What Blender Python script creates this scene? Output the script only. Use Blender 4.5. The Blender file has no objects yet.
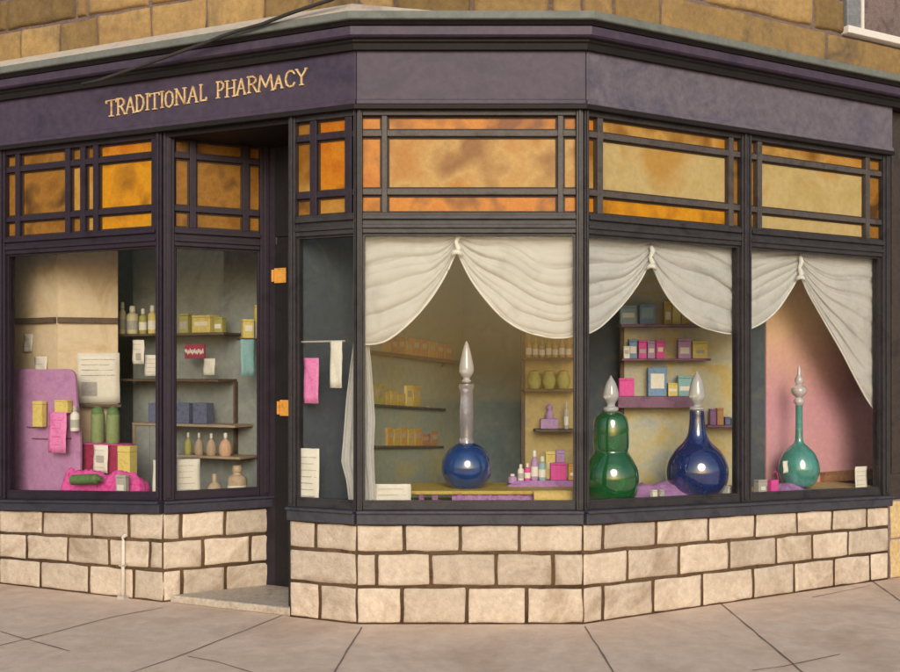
import bpy, math, random
from mathutils import Vector, Matrix, noise as mn
random.seed(7)
S = bpy.context.scene
COL = S.collection
F = 1033.5          # focal length of the view in pixels of a 900 px wide picture
EYE, HZ, CX = 1.6, 370.0, 450.0

# ------------------------------------------------------------------ materials
def nd(nt, t, **k):
    n = nt.nodes.new(t)
    for a, b in k.items():
        setattr(n, a, b)
    return n
def wash(name, c1, c2=None, c3=None, scale=3.0, rough=.7, bump=.15, grain=120., tint=False, spec=.3, coat=0., dist=1.0, var=.3, trans=0., attr=0.25, detail=7):
    m = bpy.data.materials.new(name); m.use_nodes = True
    nt = m.node_tree; nt.nodes.clear(); L = nt.links.new
    out = nd(nt, 'ShaderNodeOutputMaterial'); b = nd(nt, 'ShaderNodeBsdfPrincipled')
    L(b.outputs[0], out.inputs[0])
    tc = nd(nt, 'ShaderNodeTexCoord')
    n1 = nd(nt, 'ShaderNodeTexNoise'); n1.inputs['Scale'].default_value = scale
    n1.inputs['Detail'].default_value = detail; n1.inputs['Roughness'].default_value = .62; n1.inputs['Distortion'].default_value = dist
    L(tc.outputs['Object'], n1.inputs['Vector'])
    r = nd(nt, 'ShaderNodeValToRGB'); L(n1.outputs['Fac'], r.inputs['Fac'])
    c2 = c2 or tuple(x * .8 for x in c1); c3 = c3 or c1
    e = r.color_ramp.elements
    e[0].position = .32; e[0].color = (*c1, 1); e[1].position = .68; e[1].color = (*c3, 1)
    k = e.new(.5); k.color = (*c2, 1)
    n2 = nd(nt, 'ShaderNodeTexNoise'); n2.inputs['Scale'].default_value = scale * 11; n2.inputs['Detail'].default_value = 5
    n2.inputs['Roughness'].default_value = .7
    L(tc.outputs['Object'], n2.inputs['Vector'])
    mr = nd(nt, 'ShaderNodeMapRange'); mr.inputs['From Min'].default_value = .25; mr.inputs['From Max'].default_value = .75
    mr.inputs['To Min'].default_value = 1 - var; mr.inputs['To Max'].default_value = 1 + var
    L(n2.outputs['Fac'], mr.inputs['Value'])
    val = mr.outputs[0]
    if tint:
        at = nd(nt, 'ShaderNodeAttribute', attribute_name='tint')
        m2 = nd(nt, 'ShaderNodeMapRange'); m2.inputs['To Min'].default_value = 1 - attr; m2.inputs['To Max'].default_value = 1 + attr
        L(at.outputs['Fac'], m2.inputs['Value'])
        mm = nd(nt, 'ShaderNodeMath', operation='MULTIPLY'); L(val, mm.inputs[0]); L(m2.outputs[0], mm.inputs[1]); val = mm.outputs[0]
    h = nd(nt, 'ShaderNodeHueSaturation'); L(r.outputs[0], h.inputs['Color']); L(val, h.inputs['Value'])
    L(h.outputs[0], b.inputs['Base Color'])
    b.inputs['Roughness'].default_value = rough
    b.inputs['Specular IOR Level'].default_value = spec
    b.inputs['Coat Weight'].default_value = coat; b.inputs['Coat Roughness'].default_value = .06
    b.inputs['Transmission Weight'].default_value = trans
    if bump:
        n3 = nd(nt, 'ShaderNodeTexNoise'); n3.inputs['Scale'].default_value = grain; n3.inputs['Detail'].default_value = 4
        L(tc.outputs['Object'], n3.inputs['Vector'])
        ad = nd(nt, 'ShaderNodeMath', operation='ADD'); L(n3.outputs['Fac'], ad.inputs[0]); L(n2.outputs['Fac'], ad.inputs[1])
        bp = nd(nt, 'ShaderNodeBump'); bp.inputs['Strength'].default_value = bump; bp.inputs['Distance'].default_value = .006
        L(ad.outputs[0], bp.inputs['Height']); L(bp.outputs[0], b.inputs['Normal'])
    return m
def glassmat(name):
    m = bpy.data.materials.new(name); m.use_nodes = True
    nt = m.node_tree; nt.nodes.clear(); L = nt.links.new
    out = nd(nt, 'ShaderNodeOutputMaterial'); mx = nd(nt, 'ShaderNodeMixShader')
    tr = nd(nt, 'ShaderNodeBsdfTransparent'); gl = nd(nt, 'ShaderNodeBsdfGlossy'); gl.inputs['Roughness'].default_value = .03
    tr.inputs[0].default_value = (.97, .98, .97, 1)
    lw = nd(nt, 'ShaderNodeLayerWeight'); lw.inputs[0].default_value = .5
    p = nd(nt, 'ShaderNodeMath', operation='POWER'); p.inputs[1].default_value = 4
    L(lw.outputs['Facing'], p.inputs[0])
    q = nd(nt, 'ShaderNodeMath', operation='MULTIPLY_ADD'); q.inputs[1].default_value = .4; q.inputs[2].default_value = .016
    L(p.outputs[0], q.inputs[0]); L(q.outputs[0], mx.inputs[0]); L(tr.outputs[0], mx.inputs[1]); L(gl.outputs[0], mx.inputs[2]); L(mx.outputs[0], out.inputs[0])
    return m
def simple(name, c, rough=.5, coat=0., metal=0., trans=0., spec=.5):
    m = bpy.data.materials.new(name); m.use_nodes = True
    b = m.node_tree.nodes['Principled BSDF']
    b.inputs['Base Color'].default_value = (*c, 1); b.inputs['Roughness'].default_value = rough
    b.inputs['Coat Weight'].default_value = coat; b.inputs['Metallic'].default_value = metal
    b.inputs['Transmission Weight'].default_value = trans; b.inputs['Specular IOR Level'].default_value = spec
    return m
M = {}
M['stone'] = wash('cream_stone', (.52, .425, .33), (.61, .515, .415), (.42, .325, .24), scale=2.4, rough=.88, bump=.8, grain=80, tint=True, attr=.17, var=.2)
M['mortar'] = wash('brown_mortar', (.085, .05, .028), (.13, .08, .045), (.06, .036, .02), scale=6, rough=.95, bump=.6)
M['ochre'] = wash('ochre_stone', (.22, .14, .062), (.28, .185, .075), (.13, .095, .06), scale=1.9, rough=.9, bump=.6, grain=60, tint=True, attr=.5, var=.25, dist=.5, detail=5)
M['pale_mortar'] = wash('pale_mortar', (.20, .15, .15), (.26, .20, .19), (.14, .105, .11), scale=6, rough=.95, bump=.6)
M['fillet'] = wash('skylit_lead', (.42, .37, .32), (.50, .44, .37), (.36, .31, .28), scale=3, rough=.8, var=.15)  # pale tone puts the sky light on the ledge top into the colour
M['lead'] = wash('grey_green_lead', (.13, .145, .13), (.165, .18, .165), (.11, .122, .115), scale=3, rough=.6, var=.15)
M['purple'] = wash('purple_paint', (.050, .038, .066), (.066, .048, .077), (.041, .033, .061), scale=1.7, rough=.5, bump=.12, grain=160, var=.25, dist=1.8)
M['lilac'] = wash('lit_purple_paint', (.108, .097, .132), (.138, .120, .150), (.080, .076, .116), scale=1.7, rough=.55, bump=.12, grain=160, var=.28, dist=1.6)  # lighter copy of the purple paint; brighter light on the right bay painted in
M['dark'] = wash('plum_black_paint', (.020, .014, .022), (.028, .019, .032), (.015, .011, .016), scale=4, rough=.5, bump=.1, var=.2)
M['navy'] = wash('navy_paint', (.030, .031, .048), (.042, .041, .060), (.026, .026, .04), scale=4, rough=.5, bump=.1, var=.2)
M['greyframe'] = wash('charcoal_paint', (.031, .028, .033), (.043, .039, .043), (.022, .020, .024), scale=5, rough=.42, bump=.14, var=.25)
M['edge_shade'] = wash('dark_edge_shade', (.035, .022, .014), (.05, .03, .018), None, scale=8, rough=.6)  # dark brown standing in for shade at the amber pane edges
M['lattice'] = wash('grey_lattice_paint', (.066, .058, .056), (.088, .077, .073), (.043, .037, .038), scale=6, rough=.5, bump=.14, var=.25)
M['slate'] = wash('slate_paint', (.042, .044, .058), (.058, .059, .075), (.034, .035, .047), scale=4, rough=.5, bump=.1, var=.2)
M['black'] = wash('black_paint', (.010, .008, .009), (.014, .011, .012), None, scale=4, rough=.6, bump=.1)
M['amber_o'] = wash('orange_glass', (.46, .14, .006), (.54, .20, .010), (.20, .065, .007), scale=4, rough=.4, bump=.2, var=.18, grain=90, coat=.04, spec=.2, detail=2, dist=.15)
M['amber_g'] = wash('gold_glass', (.40, .17, .015), (.46, .27, .07), (.23, .095, .010), scale=2.9, rough=.4, bump=.2, var=.18, grain=90, coat=.04, spec=.2, detail=2, dist=.15)
M['amber_y'] = wash('yellow_amber_glass', (.52, .26, .012), (.58, .25, .010), (.28, .12, .010), scale=3.4, rough=.4, bump=.2, var=.18, grain=90, coat=.04, spec=.2, detail=2, dist=.15)
M['amber_b'] = wash('brown_amber_glass', (.20, .085, .012), (.29, .135, .022), (.09, .042, .010), scale=3.8, rough=.4, bump=.2, var=.22, grain=90, coat=.04, spec=.2, detail=2, dist=.15)
M['amber_p'] = wash('pale_amber_glass', (.42, .31, .12), (.47, .36, .16), (.42, .24, .06), scale=2.2, rough=.45, bump=.2, var=.14, grain=90, coat=.04, spec=.2, detail=2.5, dist=.5)
M['glass'] = glassmat('window_glass')
M['gold'] = wash('gold_leaf', (.62, .40, .15), (.74, .54, .30), (.42, .23, .07), scale=14, rough=.5, bump=.2, var=.35)
M['pave'] = wash('pavement_stone', (.68, .515, .39), (.76, .60, .48), (.54, .38, .28), scale=.8, rough=.9, bump=.6, grain=130, var=.14, dist=.6, detail=5)
M['joint'] = wash('pavement_joint', (.17, .135, .115), (.23, .18, .155), None, scale=8, rough=.95)
M['step'] = wash('pale_step', (.44, .37, .29), (.51, .44, .36), (.36, .29, .22), scale=4, rough=.85, bump=.3)
M['curtain'] = wash('white_muslin', (.77, .755, .74), (.82, .80, .785), (.68, .67, .665), scale=4, rough=.9, bump=.25, grain=260, var=.06)
M['hem'] = wash('white_hem', (.84, .81, .76), (.88, .85, .8), None, scale=6, rough=.9, var=.06)
M['cream'] = wash('cream_board', (.62, .46, .29), (.68, .54, .38), (.56, .37, .19), scale=1.9, rough=.8, bump=.1, var=.08, dist=1.8)
M['greywall'] = wash('blue_grey_wall', (.24, .26, .26), (.30, .31, .29), (.19, .21, .23), scale=1.9, rough=.85, bump=.15, var=.15, dist=1.8)
M['greenwall'] = wash('slate_green_wall', (.17, .235, .245), (.22, .255, .245), (.14, .19, .205), scale=1.5, rough=.85, bump=.15, var=.15, dist=1)
M['olive'] = wash('olive_wall', (.34, .33, .20), (.30, .32, .25), (.40, .34, .16), scale=1.8, rough=.85, bump=.15, var=.15, dist=1)
M['bluewall'] = wash('dusk_blue_wall', (.095, .11, .12), (.075, .088, .115), (.13, .13, .11), scale=1.9, rough=.85, bump=.15, var=.15, dist=2)
M['mottle'] = wash('mottled_yellow_board', (.37, .40, .40), (.54, .48, .32), (.58, .40, .11), scale=2.6, rough=.85, bump=.1, var=.12, dist=1.6)
M['mottle2'] = wash('mottled_ochre_board', (.46, .36, .16), (.52, .38, .16), (.34, .31, .18), scale=2.4, rough=.85, bump=.1, var=.12, dist=2.4)
M['shelf'] = wash('brown_shelf', (.10, .065, .05), (.13, .085, .06), (.075, .05, .04), scale=8, rough=.7, var=.25)
M['paleshelf'] = wash('buff_shelf', (.36, .25, .17), (.42, .31, .22), (.28, .19, .13), scale=8, rough=.7, var=.2)
M['plumshelf'] = wash('plum_shelf', (.18, .085, .15), (.23, .11, .18), (.13, .06, .11), scale=8, rough=.7, var=.25)
M['paper'] = wash('white_paper', (.74, .67, .58), (.79, .73, .65), None, scale=6, rough=.85, bump=.05, var=.06)
M['ink'] = wash('grey_print', (.36, .33, .31), (.46, .42, .40), None, scale=30, rough=.8, bump=0)
C = lambda n, a, b=None, c=None, **k: M.__setitem__(n, wash(n, a, b, c, **{**dict(scale=9, rough=.55, bump=.08, var=.14, dist=1.5), **k}))
C('violet', (.42, .19, .38), (.50, .25, .45), (.36, .15, .35), scale=2.6, var=.12)
C('lilac_cloth', (.36, .17, .38), (.43, .22, .44), (.28, .12, .32), scale=5, rough=.85)
C('magenta', (.66, .05, .27), (.74, .09, .36), (.55, .03, .20))
C('pinkcard', (.74, .13, .42), (.80, .26, .52), (.66, .07, .30))
C('hotcloth', (.66, .03, .24), (.78, .12, .42), (.50, .02, .16), scale=14, rough=.85)
C('crimson', (.30, .02, .07), (.38, .04, .10), (.22, .015, .05))
C('yellow', (.66, .49, .09), (.72, .58, .20), (.55, .36, .05))
C('mustard', (.46, .31, .055), (.54, .38, .08), (.36, .23, .04))
C('amberbox', (.50, .25, .05), (.56, .32, .07), (.40, .17, .04))
C('rust', (.42, .19, .085), (.48, .24, .10), (.32, .13, .06))
C('olivebox', (.34, .32, .08), (.42, .38, .12), (.26, .24, .06))
C('creambottle', (.62, .55, .32), (.68, .60, .38), (.50, .42, .16))
C('green', (.20, .25, .10), (.25, .31, .14), (.15, .20, .07))
C('deepgreen', (.09, .17, .055), (.12, .21, .07), (.07, .13, .04))
C('blue', (.12, .22, .40), (.19, .31, .48), (.09, .16, .32))
C('navybox', (.085, .10, .20), (.16, .17, .27), (.06, .07, .15), scale=26)
C('paleblue', (.25, .38, .42), (.31, .44, .47), (.20, .31, .36))
C('teal', (.20, .38, .40), (.26, .45, .46), (.15, .31, .34))
C('lavender', (.40, .22, .44), (.47, .29, .52), (.32, .16, .36))
C('peach', (.58, .33, .20), (.64, .40, .27), (.50, .27, .15))
C('tan', (.44, .31, .20), (.50, .37, .26), (.36, .24, .15))
C('greycard', (.38, .36, .32), (.45, .42, .38), (.30, .29, .27))
C('white', (.72, .66, .57), (.78, .73, .65), (.64, .58, .50))
C('purplebox', (.22, .09, .22), (.28, .13, .28), (.17, .06, .17))
C('steel', (.42, .39, .36), (.5, .46, .42), (.33, .30, .28), rough=.4)
C('cable', (.03, .026, .026), (.045, .04, .038), None, rough=.6)
C('sponge', (.60, .40, .12), (.68, .48, .18), (.5, .32, .09), rough=.9, bump=.4)
M['sandy'] = wash('sandy_stone', (.55, .40, .20), (.62, .46, .25), (.48, .33, .15), scale=3, rough=.9, bump=.4)
M['brownledge'] = wash('brown_ledge', (.30, .14, .065), (.36, .18, .09), (.25, .11, .05), scale=5, rough=.8)
for n, c in (('cobalt', (.006, .05, .22)), ('indigo', (.008, .025, .15)), ('bottlegreen', (.006, .11, .025)), ('seagreen', (.08, .33, .29))):
    M[n] = wash(n + '_glass', c, tuple(x * .75 for x in c), tuple(x * 1.35 for x in c), scale=5, rough=.04, bump=0, coat=1., spec=.6, var=.1)
    b_ = [q for q in M[n].node_tree.nodes if q.type == 'BSDF_PRINCIPLED'][0]; b_.inputs['IOR'].default_value = 1.6; b_.inputs['Coat IOR'].default_value = 1.7; b_.inputs['Coat Roughness'].default_value = .02
M['neckglass'] = simple('smoky_clear_glass', (.62, .58, .68), rough=.05, trans=.75, coat=.6)
M['clear'] = simple('clear_glass', (.90, .88, .90), rough=.06, trans=.55, coat=.6)
def thin_cloth(m, f, sheer=0.):
    nt = m.node_tree; b = [n for n in nt.nodes if n.type == 'BSDF_PRINCIPLED'][0]; out = [n for n in nt.nodes if n.type == 'OUTPUT_MATERIAL'][0]
    h = [n for n in nt.nodes if n.type == 'HUE_SAT'][0]
    t = nd(nt, 'ShaderNodeBsdfTranslucent'); mx = nd(nt, 'ShaderNodeMixShader'); mx.inputs[0].default_value = f
    nt.links.new(h.outputs[0], t.inputs[0]); nt.links.new(b.outputs[0], mx.inputs[1]); nt.links.new(t.outputs[0], mx.inputs[2]); nt.links.new(mx.outputs[0], out.inputs[0])
    if sheer:
        tp = nd(nt, 'ShaderNodeBsdfTransparent'); m2 = nd(nt, 'ShaderNodeMixShader'); m2.inputs[0].default_value = sheer
        nt.links.new(mx.outputs[0], m2.inputs[1]); nt.links.new(tp.outputs[0], m2.inputs[2]); nt.links.new(m2.outputs[0], out.inputs[0])
thin_cloth(M['curtain'], .42, .07); thin_cloth(M['hem'], .2)
for k_ in ('amber_g', 'amber_y', 'amber_o', 'amber_b', 'amber_p'): thin_cloth(M[k_], .05)
# peach to mauve wash of the backdrop board (its own printed colours)
def gradient_board():
    m = wash('peach_mauve_board', (.5, .3, .16), scale=2.2, rough=.85, bump=.1, var=.1)
    nt = m.node_tree; L = nt.links.new
    tc = [n for n in nt.nodes if n.type == 'TEX_COORD'][0]; ramp = [n for n in nt.nodes if n.type == 'VALTORGB'][0]
    n1 = [n for n in nt.nodes if n.type == 'TEX_NOISE'][0]
    sp = nd(nt, 'ShaderNodeSeparateXYZ'); L(tc.outputs['Object'], sp.inputs[0])
    mr = nd(nt, 'ShaderNodeMapRange'); mr.inputs['From Min'].default_value = .0; mr.inputs['From Max'].default_value = 1.75; L(sp.outputs['Z'], mr.inputs['Value'])
    ad = nd(nt, 'ShaderNodeMath', operation='MULTIPLY_ADD'); ad.inputs[1].default_value = .35; L(n1.outputs['Fac'], ad.inputs[0]); L(mr.outputs[0], ad.inputs[2])
    sb = nd(nt, 'ShaderNodeMath', operation='SUBTRACT'); L(ad.outputs[0], sb.inputs[0]); sb.inputs[1].default_value = .175
    L(sb.outputs[0], ramp.inputs['Fac'])
    e = ramp.color_ramp.elements
    for k, (p, c) in enumerate(((.05, (.66, .34, .36)), (.45, (.64, .31, .38)), (.86, (.72, .47, .27)))):
        e[k].position = p; e[k].color = (*c, 1)
    return m
M['gradient'] = gradient_board()

# ------------------------------------------------------------------ object helpers
def tag(o, label=None, cat=None, group=None, kind=None):
    for k, v in (('label', label), ('category', cat), ('group', group), ('kind', kind)):
        if v: o[k] = v
    return o
def empty(name, loc=(0, 0, 0), parent=None):
    o = bpy.data.objects.new(name, None); COL.objects.link(o); o.location = loc; o.empty_display_size = .1
    if parent: o.parent = parent
    return o
def wloc(o):
    v = Vector((0, 0, 0))
    while o is not None:
        v = v + o.location; o = o.parent
    return v
class MB:
    def __init__(s): s.v = []; s.f = []; s.t = []; s.m = []; s.mats = []
    def mi(s, mat):
        if mat not in s.mats: s.mats.append(mat)
        return s.mats.index(mat)
    def add(s, vs, fs, mat=None, tint=.5):
        k = len(s.v); s.v += [Vector(v) for v in vs]; i = s.mi(mat) if mat else 0
        for f in fs: s.f.append([a + k for a in f]); s.t.append(tint); s.m.append(i)
        return s
    def hexa(s, p, mat=None, tint=.5):   # p: 4 bottom + 4 top
        return s.add(p, [(0, 3, 2, 1), (4, 5, 6, 7), (0, 1, 5, 4), (1, 2, 6, 5), (2, 3, 7, 6), (3, 0, 4, 7)], mat, tint)
    def box(s, c, size, rz=0, mat=None):
        c = Vector(c); R = Matrix.Rotation(rz, 3, 'Z'); a, b, h = size[0] / 2, size[1] / 2, size[2] / 2
        return s.hexa([c + R @ Vector(q) for q in ((-a, -b, -h), (a, -b, -h), (a, b, -h), (-a, b, -h), (-a, -b, h), (a, -b, h), (a, b, h), (-a, b, h))], mat)
    def lathe(s, c, prof, n=28, mat=None, sx=1., sy=1., rot=None):
        c = Vector(c); vs = []; fs = []
        for r, z in prof:
            for k in range(n):
                a = 2 * math.pi * k / n
                q = Vector((r * math.cos(a) * sx, r * math.sin(a) * sy, z))
                vs.append(c + (rot @ q if rot else q))
        for i in range(len(prof) - 1):
            for k in range(n):
                fs.append((i * n + k, i * n + (k + 1) % n, (i + 1) * n + (k + 1) % n, (i + 1) * n + k))
        fs.append(tuple(range(n - 1, -1, -1))); fs.append(tuple((len(prof) - 1) * n + k for k in range(n)))
        return s.add(vs, fs, mat)
    def tube(s, pts, r, n=8, mat=None, cap=True):
        pts = [Vector(p) for p in pts]; vs = []; fs = []
        for i, p in enumerate(pts):
            d = (pts[min(i + 1, len(pts) - 1)] - pts[max(i - 1, 0)]).normalized()
            a = d.cross(Vector((0, 0, 1)) if abs(d.z) < .9 else Vector((1, 0, 0))).normalized(); b = d.cross(a)
            rr = r[i] if isinstance(r, (list, tuple)) else r
            vs += [p + (a * math.cos(2 * math.pi * k / n) + b * math.sin(2 * math.pi * k / n)) * rr for k in range(n)]
        for i in range(len(pts) - 1):
            for k in range(n): fs.append((i * n + k, i * n + (k + 1) % n, (i + 1) * n + (k + 1) % n, (i + 1) * n + k))
        if cap: fs.append(tuple(range(n - 1, -1, -1))); fs.append(tuple((len(pts) - 1) * n + k for k in range(n)))
        return s.add(vs, fs, mat)
    def grid(s, rows, mat=None, tint=.5):
        n = len(rows[0]); vs = [p for r in rows for p in r]
        fs = [(i * n + j, i * n + j + 1, (i + 1) * n + j + 1, (i + 1) * n + j) for i in range(len(rows) - 1) for j in range(n - 1)]
        return s.add(vs, fs, mat, tint)
    def prism(s, poly, d, mat=None):     # poly: world points, d: extrusion vector
        n = len(poly); vs = [Vector(p) for p in poly] + [Vector(p) + d for p in poly]
        fs = [tuple(range(n)), tuple(range(2 * n - 1, n - 1, -1))] + [(k, k + n, (k + 1) % n + n, (k + 1) % n) for k in range(n)]
        return s.add(vs, fs, mat)
    def build(s, name, mat=None, parent=None, smooth=False, bevel=0., loc=None, sub=0):
        base = wloc(parent) if parent else Vector(loc or (0, 0, 0))
        me = bpy.data.meshes.new(name); me.from_pydata([v - base for v in s.v], [], s.f)
        for q in ([mat] if mat and not s.mats else s.mats or [mat]):
            me.materials.append(M[q] if isinstance(q, str) else q)
        if len(s.mats) > 1: me.polygons.foreach_set('material_index', s.m)
        at = me.attributes.new('tint', 'FLOAT', 'FACE'); at.data.foreach_set('value', s.t)
        if smooth: me.polygons.foreach_set('use_smooth', [True] * len(s.f))
        me.validate(); me.update()
        import bmesh
        bm = bmesh.new(); bm.from_mesh(me); bmesh.ops.recalc_face_normals(bm, faces=bm.faces); bm.to_mesh(me); bm.free()
        if smooth == 'auto':
            me.set_sharp_from_angle(angle=math.radians(38))
        o = bpy.data.objects.new(name, me); COL.objects.link(o)
        if parent: o.parent = parent
        else: o.location = base
        if bevel:
            b = o.modifiers.new('bevel', 'BEVEL'); b.width = bevel; b.segments = 2; b.limit_method = 'ANGLE'; b.angle_limit = math.radians(40)
        if sub:
            q = o.modifiers.new('sub', 'SUBSURF'); q.levels = sub; q.render_levels = sub
        return o
def part(mb, name, mat, parent, **k): return mb.build(name, mat, parent, **k)

# ------------------------------------------------------------------ plan of the shop front
class Facet:
    def __init__(s, p, q, wa=0., wb=0.):
        s.p = Vector((p[0], p[1])); s.q = Vector((q[0], q[1])); s.L = (s.q - s.p).length
        s.d = (s.q - s.p) / s.L; s.n = Vector((s.d.y, -s.d.x)); s.wa, s.wb = wa, wb
        s.rz = math.atan2(s.d.y, s.d.x)
    def warp(s, u, z):
        w = s.wa + (s.wb - s.wa) * u / s.L
        return w * (z / .7 if z < .7 else max(0., (1.6 - z) / .9)) if z > 0 else 0
    def pt(s, u, z, o=0.):
        q = s.p + s.d * u + s.n * o
        return Vector((q.x, q.y, z + s.warp(u, z)))
    def u(s, px, o=0.):                 # where the sight line of a picture column meets the plane
        k = (px - CX) / F; P = s.p + s.n * o
        return (k * P.y - P.x) / (s.d.x - k * s.d.y)
    def Y(s, px, o=0.): return (s.p + s.n * o + s.d * s.u(px, o)).y
    def z(s, px, py, o=0.): return EYE + (HZ - py) * s.Y(px, o) / F
    def at(s, px, py, o=0.):
        q = s.p + s.n * o + s.d * s.u(px, o); return Vector((q.x, q.y, EYE + (HZ - py) * q.y / F))
    def fb(s, mb, u0, u1, z0, z1, o0, o1, mat=None):
        z0 = z0 if isinstance(z0, tuple) else (z0, z0); z1 = z1 if isinstance(z1, tuple) else (z1, z1)
        return mb.hexa([s.pt(u0, z0[0], o1), s.pt(u1, z0[1], o1), s.pt(u1, z0[1], o0), s.pt(u0, z0[0], o0),
                        s.pt(u0, z1[0], o1), s.pt(u1, z1[1], o1), s.pt(u1, z1[1], o0), s.pt(u0, z1[0], o0)], mat)
def scr(px, py, Y): return Vector(((px - CX) * Y / F, Y, EYE + (HZ - py) * Y / F))
P0 = (-3.37, 7.735); P5 = (-.585, 6.5); P6 = (.8365, 6.5); P7 = (3.347, 7.8975)
def on(a, b, t): return (a[0] + (b[0] - a[0]) * t, a[1] + (b[1] - a[1]) * t)
P1 = on(P5, P0, .4996); P3 = on(P5, P0, .1625); P2 = (-1.285, 7.46); P4 = (-.665, 7.13)
FA = Facet(P0, P1, -.085, -.02); FB = Facet(P1, P2, -.02, -.02); FC = Facet(P3, P5); FD = Facet(P5, P6); FE = Facet(P6, P7, 0, -.075)
FAC = Facet(P0, P5); FAW = Facet(P0, P5)
FAC.wa = 0
SILLB, GLB, GLT, TRB, TRT, FSB, FST = .63, .764, 2.46, 2.59, 3.20, 3.262, 3.60

shop = empty('pharmacy_shop', (0, 6.5, 0))
tag(shop, 'corner pharmacy with dark purple fascia, gold lettering, amber transom lights and cream stone base', 'shop')

# ---- stone courses
GR = [0, .025, .07, .2, .42, .62, .82, .93, .975, 1]
def stone(mb, fc, u0, u1, z0, z1, mat, o=0., h=.008, wob=.009, seed=0, sides=True):
    rows = []; tint = random.random(); W, H = u1 - u0, z1 - z0
    for b in GR:
        row = []
        for a in GR:
            u = u0 + a * W; z = z0 + b * H
            nx = mn.noise(Vector((u * 7, z * 7, seed + 3.1))); nz = mn.noise(Vector((u * 7, z * 7, seed + 9.7)))
            d = min(a * W, (1 - a) * W, b * H, (1 - b) * H)
            e = min(1, d / .010); e = e * e * (3 - 2 * e)
            q = o - .004 + (h + .004) * e + e * .006 * mn.noise(Vector((u * 11, z * 11, seed)))
            k = 1 - min(1, d / .05)
            row.append(fc.pt(u + nx * wob * k, z + nz * wob * k, q))
        rows.append(row)
    mb.grid(rows, mat, tint)
def riser(fc, rowz, joints, zend0=None, mat='stone', g=.0085):
    mb = MB()
    fc.fb(mb, 0, fc.L, 0, rowz[-1], -.14, 0, 'mortar')
    for r, js in enumerate(joints):
        us = [0] + [fc.u(x) for x in js] + [fc.L]
        for a, b in zip(us, us[1:]):
            if b - a > .03:
                stone(mb, fc, a + (g if a > 0 else .002), b - (g if b < fc.L - .001 else .002), rowz[r] + g, rowz[r + 1] - g, mat, seed=r * 7 + a)
    return mb.build('stall_riser', None, shop, smooth=True)
ZR = [0, .225, .435, .63]
riser(FA, ZR, [[41, 89, 134], [27, 68, 109, 150], [43, 92, 129]])
riser(FB, ZR, [[182, 226], [203, 250], [181, 225]])
riser(FC, [0, .236, .449, .63], [[320], [], [316]])
riser(FD, [0, .236, .449, .63], [[402, 467, 527], [377, 431, 496, 553], [404, 460, 519]])
riser(FE, [0, .236, .449, .63], [[603, 653, 702, 753, 794, 834, 870], [627, 679, 729, 776, 812, 848], [603, 656, 708, 755, 797, 832, 867]])

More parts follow.
